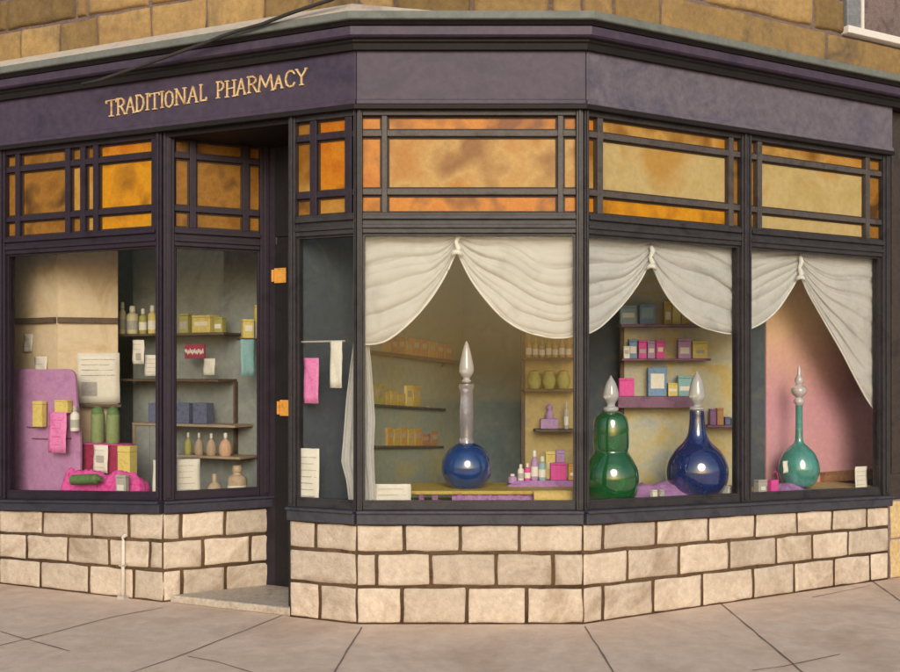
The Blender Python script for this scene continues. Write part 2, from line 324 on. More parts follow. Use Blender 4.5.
# ---- windows
def window(fc, name, mat, sillmat, u0, u1, posts, cols, rowz, tones, stripmat=None, latmat=None, lat_w=.045, glt=None, sill=True, mat_post=None):
    """posts: (left width, right width). cols: lattice bar picture columns. tones[row][col]"""
    pl, pr = posts
    fr = MB()
    # bottom, head and transom rails, jambs; beads stand proud
    fc.fb(fr, u0 + pl, u1 - pr, GLB - .045, GLB, -.07, .0)
    fc.fb(fr, u0 + pl, u1 - pr, GLT, TRB, -.07, .012)
    fc.fb(fr, u0 + pl, u1 - pr, GLT + .03, GLT + .055, .012, .026)
    fc.fb(fr, u0 + pl, u1 - pr, GLT + .085, GLT + .112, .012, .034)
    fc.fb(fr, u0 + pl, u1 - pr, TRT, FSB + .02, -.07, .012)
    for a, b in ((u0, u0 + pl), (u1 - pr, u1)):
        if b - a > .001:
            fc.fb(fr, a, b, GLB - .045, FSB + .02, -.08, .02)
            w = (b - a) * .38; m_ = (a + b) / 2
            fc.fb(fr, m_ - w / 2, m_ + w / 2, GLB - .03, FSB, .02, .032)
    f = fr.build('shop_window', mat, shop, bevel=.004)
    pn = MB(); fc.fb(pn, u0 + pl - .004, u1 - pr + .004, GLB - .006, GLT + .006, -.036, -.030)
    pn.build('pane', 'glass', f)
    # inner bead round the pane
    bd = MB()
    w = .014
    for (a, b, c, d) in ((u0 + pl, u0 + pl + w, GLB + w, GLT - w), (u1 - pr - w, u1 - pr, GLB + w, GLT - w), (u0 + pl, u1 - pr, GLB, GLB + w), (u0 + pl, u1 - pr, GLT - w, GLT)):
        fc.fb(bd, a, b, c, d, -.0295, -.008)
    bd.build('glazing_bead', mat, f)
    # lattice of the transom
    la = MB()
    us = [fc.u(x) for x in cols]
    hw = lat_w / 2
    for u in us: fc.fb(la, u - hw, u + hw, TRB, TRT, -.055, .006)
    lo, hi = u0 + pl, u1 - pr
    edges = [lo] + [q for u in us for q in (u - hw, u + hw)] + [hi]
    segs = list(zip(edges[0::2], edges[1::2]))
    for a, b in segs:
        for z in rowz: fc.fb(la, a, b, z - .019, z + .019, -.055, .003)
    cm = MB(); e = .013  # added dark backing strips that paint shaded edges round the amber panes
    for u in us: fc.fb(cm, u - hw - e, u + hw + e, TRB, TRT, -.0255, -.020)
    for a, b in segs:
        for z in rowz: fc.fb(cm, a + (e if a > lo else 0), b - (e if b < hi else 0), z - .019 - e, z + .019 + e, -.0255, -.0203)
        for z0_, z1_ in ((TRB, TRB + e), (TRT - e, TRT)): fc.fb(cm, a + (e if a > lo else 0), b - (e if b < hi else 0), z0_, z1_, -.0255, -.0203)
    cm.build('pane_edge_shade', 'edge_shade', f)
    lat = la.build('transom_lattice', latmat or mat, f, bevel=.003)
    am = MB()
    zs = [TRB] + [q for z in rowz for q in (z - .019, z + .019)] + [TRT]
    zseg = list(zip(zs[0::2], zs[1::2]))[::-1]
    for r, (za, zb) in enumerate(zseg):
        for c, (a, b) in enumerate(segs):
            fc.fb(am, a + .001, b - .001, za + .001, zb - .001, -.034, -.026, tones[r][c])
    am.build('amber_glass', None, f)
    if sill:
        sl = MB()
        fc.fb(sl, u0, u1, .632, .70, -.08, .045)
        fc.fb(sl, u0, u1, .70, .719, -.08, .065)
        sl.build('window_sill', sillmat, f, bevel=.006)
    return f
RZ = [2.722, 3.09]
o_, g_, y_, b_, p_ = 'amber_o', 'amber_g', 'amber_y', 'amber_b', 'amber_p'
window(FA, 'a', 'dark', 'navy', 0, FA.L, (.07, .05), [18, 68, 83, 96, 154.5], RZ,
       [[b_, b_, b_, b_, o_, o_], [b_, b_, g_, g_, y_, o_], [b_, b_, b_, g_, y_, b_]], latmat='dark')
window(FB, 'b', 'dark', 'navy', 0, FB.L, (.075, .09), [193, 246], RZ,
       [[b_, b_, b_], [b_, b_, b_], [b_, b_, b_]], latmat='dark')
window(FC, 'c', 'greyframe', 'slate', 0, FC.L, (.05, .012), [313.5, 348.5], RZ,
       [[b_, o_, g_], [g_, o_, g_], [b_, g_, g_]], latmat='dark', lat_w=.05)
window(FD, 'd', 'greyframe', 'slate', 0, FD.L, (.035, .045), [384.5, 560.5], RZ,
       [[o_, o_, o_], [o_, g_, g_], [o_, o_, o_]], latmat='lattice', lat_w=.034)
um = FE.u(746)
window(FE, 'e', 'greyframe', 'slate', 0, um, (.035, .055), [600, 731], RZ,
       [[o_, g_, b_], [g_, p_, b_], [o_, y_, b_]], latmat='lattice', lat_w=.042)
window(FE, 'f', 'greyframe', 'slate', um, FE.L, (.035, .075), [759.5, 867.5], RZ,
       [[b_, g_, b_], [b_, p_, b_], [b_, p_, b_]], latmat='lattice', lat_w=.042)

# ---- corner posts
def post(p, z0, z1, w, mat, rz=0., name='corner_post', o=.0):
    mb = MB(); mb.box((p[0], p[1], (z0 + z1) / 2), (w, w, z1 - z0), rz); return mb.build(name, mat, shop, bevel=.01)
post((P2[0] + .02, P2[1] + .01), 0, 3.2, .11, 'dark', FA.rz)
post((P1[0] + .012, P1[1] + .05), .72, 3.2, .10, 'dark', FA.rz)
post((P5[0], P5[1] + .036), .72, 3.22, .05, 'greyframe')
post((P6[0], P6[1] + .046), .72, 3.22, .07, 'greyframe')

# ---- fascia, cornice: profiles swept round the bays with mitres
def sweep(prof, path, closed=True, ext=0.):
    pts = [Vector(p) for p in path]; n = len(pts); rings = []
    for i in range(n):
        d0 = (pts[i] - pts[i - 1]).normalized() if i else (pts[1] - pts[0]).normalized()
        d1 = (pts[i + 1] - pts[i]).normalized() if i < n - 1 else d0
        n0 = Vector((d0.y, -d0.x)); n1 = Vector((d1.y, -d1.x)); b = (n0 + n1).normalized(); k = 1 / max(.3, b.dot(n0))
        rings.append([Vector((pts[i].x + b.x * o * k, pts[i].y + b.y * o * k, z)) for o, z in prof])
    mb = MB(); m = len(prof)
    vs = [p for r in rings for p in r]
    fs = [(i * m + j, i * m + (j + 1) % m, (i + 1) * m + (j + 1) % m, (i + 1) * m + j) for i in range(n - 1) for j in range(m)]
    fs += [tuple(range(m)), tuple((n - 1) * m + j for j in range(m - 1, -1, -1))]
    mb.add(vs, fs); return mb
PE0 = tuple(Vector(P0) - FA.d * .02); PE1 = tuple(Vector(P7) + FE.d * .0)
gapw = .004
def seg(a, b, g0, g1):
    d = (Vector(b) - Vector(a)).normalized(); return [tuple(Vector(a) + d * g0), tuple(Vector(b) - d * g1)]
fprof = [(-.12, FSB), (.035, FSB), (.035, FSB + .03), (.045, FSB + .03), (.045, FST), (-.12, FST)]
def fascia(a, b, mat, ga, gb):
    fc = Facet(a, b); mb = MB()
    d = fc.L
    for (z0, z1, o1) in ((FSB, FSB + .028, .052), (FSB + .028, FST, .04)):
        fc.fb(mb, ga, d - gb, z0, z1, -.1, o1)
    return mb.build('fascia_board', mat, shop, bevel=.004)
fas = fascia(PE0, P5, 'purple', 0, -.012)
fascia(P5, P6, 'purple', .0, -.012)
fascia(P6, P7, 'lilac', .0, .0)  # lit tone of the fascia, brightness carried by the colour
sb = MB()
for a, b in ((PE0, P5), (P5, P6), (P6, P7)):
    pass
sweep([(.0, FSB - .03), (.058, FSB - .03), (.062, FSB - .004), (.0, FSB - .004)], [PE0, P5, P6, P7]).build('fascia_bead', 'black', shop)
for p in (P5, P6):
    pass
XE0 = tuple(Vector(P0) - FA.d * 1.6); XE1 = tuple(Vector(P7) + FE.d * 1.8)
PATH = [XE0, P5, P6, XE1]
sweep([(-.16, FST - .005), (.070, FST - .005), (.08, FST + .03), (.095, FST + .04), (.095, FST + .055), (-.16, FST + .055)], PATH).build('cornice_shadow_band', 'black', shop)  # black band painting in the shadow under the cornice
sweep([(-.16, FST + .057), (.125, FST + .057), (.14, FST + .067), (.14, FST + .117), (.13, FST + .123), (-.16, FST + .123)], PATH).build('cornice', 'purple', shop)
sweep([(.0, FST + .125), (.14, FST + .125), (.16, FST + .147), (.0, FST + .147)], PATH).build('cornice_cove', 'black', shop)
sweep([(.0, FST + .149), (.18, FST + .149), (.185, FST + .155), (.183, FST + .198), (.0, FST + .198)], PATH).build('lead_flashing', 'lead', shop)
fl = MB(); rr_ = []
for p, k in ((XE0, 1), (P5, 1), (on(P5, P6, .35), .35), (on(P5, P6, .6), .12)):
    n_ = (FA.n + FD.n).normalized() * 1.02 if p is P5 else (FA.n if p is XE0 else FD.n)
    rr_.append([Vector((p[0] + n_.x * o, p[1] + n_.y * o, FST + .20 + h * k)) for o, h in ((.0, .0), (.172, .0), (.17, .006), (.105, .068), (.0, .08))])
m_ = 5; fl.add([q for r_ in rr_ for q in r_], [(i * m_ + j, i * m_ + (j + 1) % m_, (i + 1) * m_ + (j + 1) % m_, (i + 1) * m_ + j) for i in range(3) for j in range(m_)] + [tuple(range(5)), (19, 18, 17, 16, 15)])
fl.build('mortar_fillet', 'fillet', shop)
sweep([(.0, FST + .2005), (.165, FST + .2005), (.11, FST + .216), (.0, FST + .22)], [on(P5, P6, .58), P6, XE1]).build('mortar_fillet', 'fillet', shop)

# ---- lettering: drawn strokes with serifs
GL = {
 'T': [[(.5, 0), (.5, 1)], [(.0, .97), (1, 1.0)], [(0, .97), (.0, .83)], [(1, 1), (1, .85)], [(.3, 0), (.72, 0)]],
 'R': [[(.15, 0), (.15, 1)], [(.0, 0), (.32, 0)], [(0, 1), (.55, 1), (.82, .87), (.82, .66), (.55, .52), (.15, .5)], [(.5, .5), (.95, .0)]],
 'A': [[(.08, 0), (.52, 1), (.9, 0)], [(.27, .38), (.72, .38)], [(-.05, 0), (.2, 0)], [(.78, 0), (1.03, 0)]],
 'D': [[(.12, 0), (.12, 1)], [(0, 1), (.5, 1), (.85, .78), (.9, .45), (.72, .1), (.45, 0), (0, 0)]],
 'I': [[(.5, 0), (.5, 1)], [(.1, 0), (.9, 0)], [(.1, 1), (.9, 1)]],
 'O': [[(.5, 1), (.16, .86), (.05, .5), (.16, .14), (.5, 0), (.84, .14), (.95, .5), (.84, .86), (.5, 1)]],
 'N': [[(.14, 0), (.14, 1), (.84, 0), (.84, 1)], [(0, 0), (.28, 0)], [(0, 1), (.16, 1)], [(.7, 1), (1, 1)]],
 'L': [[(.2, 1), (.2, 0), (.95, 0), (.98, .16)], [(.02, 1), (.4, 1)]],
 'P': [[(.2, 0), (.2, 1)], [(.02, 1), (.6, 1), (.92, .84), (.92, .62), (.6, .46), (.2, .46)], [(0, 0), (.42, 0)]],
 'H': [[(.16, 0), (.16, 1)], [(.84, 0), (.84, 1)], [(.16, .5), (.84, .54)], [(0, 0), (.32, 0)], [(.68, 0), (1, 0)], [(0, 1), (.32, 1)], [(.68, 1), (1, 1)]],
 'M': [[(.04, 0), (.16, 1), (.5, .25), (.82, 1), (.96, 0)], [(-.04, 0), (.14, 0)], [(.86, 0), (1.04, 0)]],
 'C': [[(.95, .8), (.75, .97), (.45, 1), (.16, .82), (.05, .5), (.16, .16), (.45, 0), (.78, .04), (.96, .22)]],
 'Y': [[(.02, 1), (.5, .5), (.98, 1)], [(.5, .5), (.5, 0)], [(.3, 0), (.7, 0)], [(-.08, 1), (.14, 1)], [(.86, 1), (1.08, 1)]],
}
LET = [('T', 107, 117), ('R', 117.5, 126), ('A', 126, 135.5), ('D', 136.5, 145), ('I', 146, 150), ('T', 150.5, 160), ('I', 160.8, 164.6), ('O', 165.5, 174), ('N', 175.5, 187), ('A', 188, 198.5), ('L', 200, 207),
       ('P', 217, 224.5), ('H', 226, 236.5), ('A', 236.8, 246.5), ('R', 248, 258), ('M', 258.5, 274), ('A', 274.5, 283.5), ('C', 285.5, 295.5), ('Y', 297, 307)]
FL = Facet(PE0, P5)
mb = MB()
def ribbon(mb, fc, pts, w, o0, o1):
    for (a, b) in zip(pts, pts[1:]):
        a = Vector(a); b = Vector(b); d = (b - a); L = d.length
        if L < 1e-5: continue
        d /= L; n = Vector((-d.y, d.x)) * w / 2; a = a - d * w * .3; b = b + d * w * .3
        q = [a + n, b + n, b - n, a - n]
        mb.hexa([fc.pt(p.x, p.y, o1) for p in q] + [fc.pt(p.x, p.y, o0) for p in q])
for i_, (ch, x0, x1) in enumerate(LET):
    if i_ == 11: mb.build('lettering', 'gold', fas); mb = MB()
    ua, ub = FL.u(x0, .04), FL.u(x1, .04); f = ((x0 + x1) / 2 - 107) / 200; zb = 3.378 + .052 * f + random.uniform(-.004, .004); h = .112 - .012 * f
    if ch == 'A' and x0 > 270: h *= .8
    for k, st in enumerate(GL[ch]):
        pts = [(ua + (ub - ua) * x, zb + h * y) for x, y in st]
        ser = len(st) == 2 and (abs(st[0][1] - st[1][1]) < .06) and k > 0
        ribbon(mb, FL, pts, .007 if ser else .0108, .0385 + k * .0003, .049 + k * .0006)
mb.build('lettering', 'gold', fas)

# ---- cable across the cornice
FO = Facet(PE0, P5)
pts = [FO.at(x, y, .212 + .004 * math.sin(x)) for x, y in ((82, 84), (100, 80), (120, 73), (140, 66), (160, 59), (185, 50), (205, 43), (222, 36), (240, 30), (262, 24), (285, 15), (305, 8), (330, 0), (345, -6))]
cb = MB(); cb.tube(pts, .012, 8); ro = cb.build('electric_cable', 'cable', None, smooth=True, loc=tuple(pts[0]))
tag(ro, 'dark cable slung across the grey lead edge of the cornice above the lettering', 'cable')

# ---- upper wall of ochre stone
def upper(path_f, rows, name='upper_wall'):
    mb = MB()
    path_f.fb(mb, 0, path_f.L, 3.725, 5.6, -.2, -.01, 'pale_mortar')
    for r, (z0, z1, us) in enumerate(rows):
        for a, b in zip(us, us[1:]):
            if a is not None and b - a > .04: stone(mb, path_f, a + .011, b - .011, z0 + .011, z1 - .011, 'ochre', o=-.008, h=.024, wob=.014, seed=r * 5 + a)
    return mb.build(name, None, shop, smooth=True)
def rnd(L):
    u = [0]
    while u[-1] < L - .3: u.append(u[-1] + random.uniform(.26, .62))
    u[-1] = L; return u
UA = Facet(XE0, P5); UE = Facet(P6, XE1)
ua = lambda xs, f: [0] + [f.u(x) for x in xs] + [f.L]
rowsA = [(3.85, 4.125, ua([-60, -20, 21, 60, 98, 151, 206, 264, 310], UA)), (4.125, 4.36, ua([-40, 7, 76, 87, 150, 215, 290, 330], UA))]
rowsD = [(3.81, 4.03, ua([394, 472, 551], FD)), (4.03, 4.34, ua([430, 510], FD))]
uw = UE.u(844)
rowsE = [(3.82, 4.085, ua([613, 661, 828, 960], UE)), (4.085, 4.335, [0] + [UE.u(x) for x in (640, 706, 814)] + [uw])]
z = 4.36
while z < 5.45:
    rowsA.append((z, z + .24, rnd(UA.L))); rowsD.append((z - .02, z + .22, rnd(FD.L))); u = [q for q in rnd(uw)]; rowsE.append((z - .025, z + .215, u)); z += .24
upper(UA, rowsA); upper(FD, rowsD); upper(UE, rowsE)
# sash window at the upper right
u0 = uw; u1 = uw + .95
sw = MB(); UE.fb(sw, u0, u0 + .15, 4.14, 5.55, -.06, .03); UE.fb(sw, u1 - .06, u1, 4.14, 5.55, -.06, .03); UE.fb(sw, u0 + .15, u1 - .06, 5.48, 5.55, -.06, .03)
sash = sw.build('sash_window', wash('blue_grey_frame', (.17, .18, .19), (.21, .22, .23), None, scale=4, rough=.6), shop, bevel=.005)
sw = MB(); UE.fb(sw, u0 + .15, u0 + .178, 4.14, 5.48, -.05, .036); UE.fb(sw, u0 + .178, u1 - .06, 4.8, 4.84, -.05, .036); sw.build('glazing_bar', 'hem', sash)
sw = MB(); UE.fb(sw, u0 + .178, u1 - .06, 4.14, 5.48, -.045, -.036); sw.build('pane', wash('grey_upper_glass', (.14, .13, .135), (.18, .17, .17), (.11, .11, .12), scale=2, rough=.12, bump=0, spec=.6), sash)
sw = MB(); UE.fb(sw, u0 - .02, u1 + .3, 4.085, 4.14, -.06, .06); sw.build('window_sill', 'hem', sash, bevel=.006)

# ---- door recess: door, step, panels, ceilings
FDR = Facet(P2, P4)
dr = MB(); FDR.fb(dr, .05, FDR.L, .03, 2.55, -.02, .03); FDR.fb(dr, .05, FDR.L, 2.552, 3.2, -.03, .035)
for (a, b, c, d) in ((.06, .18, .06, 2.5), (FDR.L - .14, FDR.L - .02, .06, 2.5), (.18, FDR.L - .14, 2.38, 2.5), (.18, FDR.L - .14, .06, .36), (.18, FDR.L - .14, .95, 1.1)):
    FDR.fb(dr, a, b, c, d, .03, .045)
door = dr.build('shop_door', 'black', shop, bevel=.004)
for y0, y1, cx in ((268, 283, 281), (400, 416, 286.5)):
    hb = MB(); u = FDR.u(cx, .05); z0, z1 = FDR.z(cx, y1, .05), FDR.z(cx, y0, .05)
    FDR.fb(hb, u - .055, u + .045, z0, z1, .0455, .058); FDR.fb(hb, u - .075, u - .056, z0 + .01, z1 - .01, .0455, .066)
    hb.build('hinge_plate', wash('brass_plate', (.70, .30, .04), (.78, .38, .07), (.58, .22, .03), scale=12, rough=.45), door, bevel=.003)
hb = MB(); u = FDR.L - .08; hb.lathe(FDR.pt(u, 1.05, .075), [(.0, -.03), (.028, -.02), (.034, 0), (.028, .02), (0, .03)], 16); hb.build('door_knob', 'gold', door, smooth=True)
rt = Facet(P3, P4)
mb = MB(); rt.fb(mb, .03, rt.L, .0, 3.2, -.05, -.01); mb.build('recess_panel', 'dark', shop)
mb = MB(); rt.fb(mb, .10, rt.L + .10, .64, 3.2, -.009, .008); mb.build('display_lining', 'bluewall', shop)
mb = MB(); mb.prism([Vector((p[0], p[1], 3.2)) for p in (P1, P3, P4, P2)], Vector((0, 0, .03))); mb.build('recess_ceiling', 'black', shop)
mb = MB()
st = [Vector(P1) + FA.d * .06, Vector(P3) - FA.d * .0, Vector(P4), Vector(P2)]
mb.prism([Vector((p.x, p.y, .0)) for p in st], Vector((0, 0, .055))); mb.build('doorstep', 'step', shop, bevel=.012)

# ---- end pilasters and plain side walls
FLX = Facet(XE0, PE0); FRX = Facet(P7, XE1)
mb = MB(); FLX.fb(mb, FLX.L - .34, FLX.L - .003, 0, FST - .006, -.12, .03); FLX.fb(mb, FLX.L - .28, FLX.L - .06, .3, 3.4, .03, .045)
mb.build('end_pilaster', 'dark', shop, bevel=.006)
mb = MB(); FRX.fb(mb, .012, .36, .60, FST - .006, -.14, -.03); FRX.fb(mb, .07, .30, .8, 3.4, -.03, -.018)
mb.build('end_pilaster', wash('umber_paint', (.040, .030, .029), (.055, .042, .038), (.03, .024, .024), scale=4, rough=.6), shop, bevel=.006)
mb = MB(); FRX.fb(mb, .03, .40, 0, .598, -.14, -.004, 'pale_mortar'); stone(mb, FRX, .032, .40, .31, .596, 'sandy', o=-.002, seed=3); stone(mb, FRX, .032, .40, .004, .30, 'sandy', o=-.002, seed=8)

mb.build('plinth', None, shop, smooth=True)
for fc, a, b in ((FLX, 0, FLX.L - .345), (FRX, .405, FRX.L)):
    mb = MB(); fc.fb(mb, a, b, 0, FST - .006, -.16, -.012, 'pale_mortar'); z = 0; r = 0
    while z < FST - .3:
        u = [a]
        while u[-1] < b - .3: u.append(u[-1] + random.uniform(.3, .55))
        u[-1] = b; h = (FST - .01) / 14
        for p, q in zip(u, u[1:]): stone(mb, fc, p + .01, q - .01, z + .01, z + h - .01, 'ochre', o=-.01, h=.022, wob=.01, seed=r + p)
        z += h; r += 3
    mb.build('side_wall', None, shop, smooth=True)

# ---- inside of the shop
bk = 9.7
mb = MB(); mb.box((0, bk + .05, 1.8), (12, .1, 3.7)); mb.build('interior_wall', 'greenwall', shop)
for X in (-4.9, 5.05):
    mb = MB(); mb.box((X, 9.0, 2.8), (.1, 1.5 if X < 0 else 1.0, 5.5)); mb.build('interior_wall', 'greenwall', shop)
mb = MB(); mb.prism([Vector((p[0], p[1], 3.23)) for p in (tuple(Vector(P0) + Vector((.0, .12))), tuple(Vector(P5) + Vector((.02, .13))), (P6[0] - .02, P6[1] + .13), tuple(Vector(P7) + Vector((0, .14))), (4.9, bk), (-4.8, bk))], Vector((0, 0, .05)))
mb.build('interior_ceiling', wash('pale_ceiling', (.74, .70, .62)), shop)
mb = MB(); mb.prism([Vector((p[0], p[1], 5.6)) for p in (tuple(Vector(XE0)), P5, P6, tuple(Vector(XE1)), (5.1, bk + .1), (-4.95, bk + .1))], Vector((0, 0, .12))); mb.build('roof', 'lead', shop)
mb = MB(); mb.box((0, 9.0, .004), (9.6, 1.4, .02)); mb.build('interior_floor', 'shelf', shop)
# window beds (boards inside the glass)
def bed(poly, z, mat='tan'):
    mb = MB(); mb.prism([Vector((p[0], p[1], z - .03)) for p in poly], Vector((0, 0, .03))); return mb.build('window_bed', mat, shop)
inn = lambda f, u, o: tuple(f.p + f.d * u + f.n * o)
ZA, ZD = .635, .70
bed([inn(FA, .03, -.09), inn(FA, FA.L, -.09), inn(FB, FB.L, -.085), inn(FA, FA.L + .3, -.75), inn(FA, -.2, -.75)], ZA)
bed([inn(FC, .22, -.085), (P5[0] + .02, P5[1] + .085), (P6[0] - .02, P6[1] + .085), inn(FE, FE.L, -.085), inn(FE, FE.L, -.75), inn(FE, .2, -.75), (.5, 7.3), (-.55, 7.3)], ZD, 'mottle2')
# partition carrying shelves behind the front window
FP = Facet((-.64, 7.22), (.10, 8.62))
mb = MB(); FP.fb(mb, 0, FP.L, 0, 3.2, -.05, .0); mb.build('interior_wall', 'olive', shop)
mb = MB(); mb.box((.0, 9.2, 1.6), (.05, .9, 3.2)); mb.build('interior_wall', 'greenwall', shop)

# ---- ground
g = MB(); g.add([(-60, -40, 0), (60, -40, 0), (60, 40, 0), (-60, 40, 0)], [(0, 1, 2, 3)]); pv = g.build('pavement', 'pave', None); tag(pv, kind='structure')
def gp(x, y):
    Y = EYE * F / (y - HZ); return Vector(((x - CX) * Y / F, Y, .004))
jm = MB()
def jline(pts, w=.009):
    P = [gp(*p) for p in pts]; Q = []
    for a, b in zip(P, P[1:]):
        n = max(2, int((b - a).length / .06)); Q += [a.lerp(b, k / n) for k in range(n)]
    Q.append(P[-1]); L = []; R = []
    for i, p in enumerate(Q):
        d = (Q[min(i + 1, len(Q) - 1)] - Q[max(i - 1, 0)]).normalized(); n = Vector((-d.y, d.x, 0))
        ww = w * (.5 + .35 * mn.noise(p * 9)); c = p + n * .006 * mn.noise(p * 5)
        L.append(c + n * ww); R.append(c - n * ww)
    jm.grid([L, R])
jline([(163, 608), (110, 618), (50, 634), (0, 646), (-160, 690)]); jline([(282, 616), (230, 637), (170, 660), (128, 674), (40, 706)])
jline([(188, 657), (215, 662), (262, 676), (330, 700)]); jline([(362, 628), (345, 655), (333, 675), (310, 720)])
jline([(585, 627), (607, 662), (622, 690)]); jline([(717, 601), (752, 630), (803, 673), (860, 722)]); jline([(752, 671), (784, 667), (840, 655)])
jline([(869, 579), (890, 594), (935, 626)]); jline([(0, 632), (16, 637), (70, 652)], .009); jline([(812, 598), (870, 586)], .008)
jo = jm.build('pavement_joints', 'joint', None); tag(jo, kind='structure')
# thin vent pipe at the foot of the left bay
pr = FA.at(123, 598, .03); a = FA.at(123, 538, .03)
vp = MB(); vp.tube([Vector((pr.x, pr.y, 0)), Vector((pr.x, pr.y, a.z - .02)), a, Vector((a.x, a.y, a.z)) + Vector((-FA.n.x * .02, -FA.n.y * .02, .012)), Vector((a.x - FA.n.x * .05, a.y - FA.n.y * .05, a.z + .012))], .013, 10)
root = empty('vent_pipe', (pr.x, pr.y, 0)); tag(root, 'thin pale pipe standing on the pavement against the left stone base', 'pipe')
vp.build('pipe', 'white', root, smooth=True)
vp = MB(); vp.box((pr.x, pr.y, .012), (.06, .05, .024), FA.rz); vp.build('base_plate', 'steel', root)
vp = MB(); vp.box((a.x, a.y, a.z * .55), (.045, .034, .012), FA.rz); vp.build('bracket', 'steel', root)

# ------------------------------------------------------------------ things in the windows
def pl(P, o):           # plane -> picture helpers
    return (P, -o)
def pos(where, px, py):
    if isinstance(where, tuple): return where[0].at(px, py, where[1]), where[0].rz, where[0].Y(px, where[1])
    return scr(px, py, where), 0., where
def thing(name, loc, label, cat, group=None):
    r = empty(name, tuple(loc)); tag(r, label, cat, group); return r
def carton(where, x0, x1, y0, y1, mat, label, name='carton', cat='box', group=None, z=None, lab=None, depth=None, tilt=0., lid=True):
    p, rz, Y = pos(where, (x0 + x1) / 2, y1); s = Y / F; w = (x1 - x0) * s; top = EYE + (HZ - y0) * s; b = p.z if z is None else z; h = max(.012, top - b)
    d = depth or min(max(.035, w * .7), .12)
    R = Matrix.Rotation(rz, 3, 'Z'); c = Vector((p.x, p.y, b)) + R @ Vector((0, d / 2, 0))
    r = thing(name, c, label, cat, group); w -= .003
    mb = MB(); ht = h * .86 if lid and h > .05 else h
    mb.box(c + Vector((0, 0, ht / 2)), (w, d, ht), rz); mb.build('body', mat, r, bevel=min(.004, w * .08))
    if ht < h:
        mb = MB(); mb.box(c + Vector((0, 0, ht + (h - ht) / 2)), (w + .0025, d + .0025, h - ht - .002), rz); mb.build('lid', mat, r, bevel=min(.004, w * .08))
    lrng = random.Random(label)
    if not lab and lid and (x1 - x0) > 6 and h > .07 and lrng.random() < .6: lab = 'paper' if lrng.random() < .6 else 'greycard'
    if lab:
        kw, kh = (.72, .52) if not lid else (lrng.uniform(.5, .8), lrng.uniform(.22, .42))
        mb = MB(); mb.box(c + R @ Vector((0, -d / 2 - .0015, ht * lrng.uniform(.42, .6))), (w * kw, .002, ht * kh), rz); mb.build('label', lab, r)
    return r
def lathe_thing(where, cx, prof, mat, label, name, cat, group=None, cap=None, capmat='white', z=None, n=28, extra=()):
    """prof: (radius px, y px) from the foot up; cap the same, on top."""
    yb = prof[0][1]
    p, rz, Y = pos(where, cx, yb); s = Y / F; b = p.z if z is None else z
    c = Vector((p.x, p.y, b)); k = 1.
    r = thing(name, c, label, cat, group)
    tr = lambda pr: [(max(.0006, q * s), EYE + (HZ - y) * s - p.z) for q, y in pr]
    mb = MB(); mb.lathe(c, tr(prof), n); mb.build('body', mat, r, smooth='auto')
    if cap: mb = MB(); mb.lathe(c, tr(cap), n); mb.build('stopper' if cat == 'carboy' else 'cap', capmat, r, smooth='auto')
    for nm, pr, m in extra: mb = MB(); mb.lathe(c, tr(pr), n); mb.build(nm, m, r, smooth='auto')
    return r
def smoothprof(pts, n=5):
    out = []
    for i in range(len(pts) - 1):
        p0 = pts[max(i - 1, 0)]; p1 = pts[i]; p2 = pts[i + 1]; p3 = pts[min(i + 2, len(pts) - 1)]
        for k in range(n):
            t = k / n
            out.append(tuple(.5 * ((2 * p1[j]) + (-p0[j] + p2[j]) * t + (2 * p0[j] - 5 * p1[j] + 4 * p2[j] - p3[j]) * t * t + (-p0[j] + 3 * p1[j] - 3 * p2[j] + p3[j]) * t ** 3) for j in (0, 1)))
    out.append(pts[-1]); return [(max(.05, a), b) for a, b in out]
def bottle(where, x0, x1, y0, y1, mat, label, capmat='white', name='bottle', cat='bottle', group=None, z=None, shape='round', capf=.22):
    r = (x1 - x0) / 2; h = y1 - y0; cx = (x0 + x1) / 2
    if shape == 'round': pr = [(r * .9, y1), (r, y1 - h * .06), (r, y1 - h * .62), (r * .86, y1 - h * .70), (r * .46, y1 - h * .755), (r * .42, y0 + h * capf)]
    elif shape == 'pear': pr = [(r * .8, y1), (r, y1 - h * .15), (r * .98, y1 - h * .4), (r * .7, y1 - h * .62), (r * .25, y1 - h * .72), (r * .2, y0 + h * capf)]
    elif shape == 'tub': pr = [(r * .88, y1), (r, y1 - h * .05), (r * .98, y0 + h * capf)]
    else: pr = [(r * .9, y1), (r, y1 - h * .2), (r * .55, y1 - h * .5), (r * .3, y0 + h * capf)]
    rc = r * {'round': .5, 'pear': .28, 'tub': .95}.get(shape, .36)
    ext = [('label', [(r + .15, y1 - h * .14), (r + .15, y1 - h * .46)], 'greycard' if mat in ('white', 'creambottle') else 'paper')] if shape == 'round' and h > 15 else []
    cp = [(rc, y0 + h * capf - .01 * h), (rc, y0 + h * .06), (rc * .8, y0)] if shape != 'tub' else [(rc, y0 + h * capf), (rc * .9, y0 + h * capf * .5), (rc * .55, y0 + h * .04), (rc * .2, y0)]
    return lathe_thing(where, cx, pr, mat, label, name, cat, group, cp, capmat, z, 20, ext)
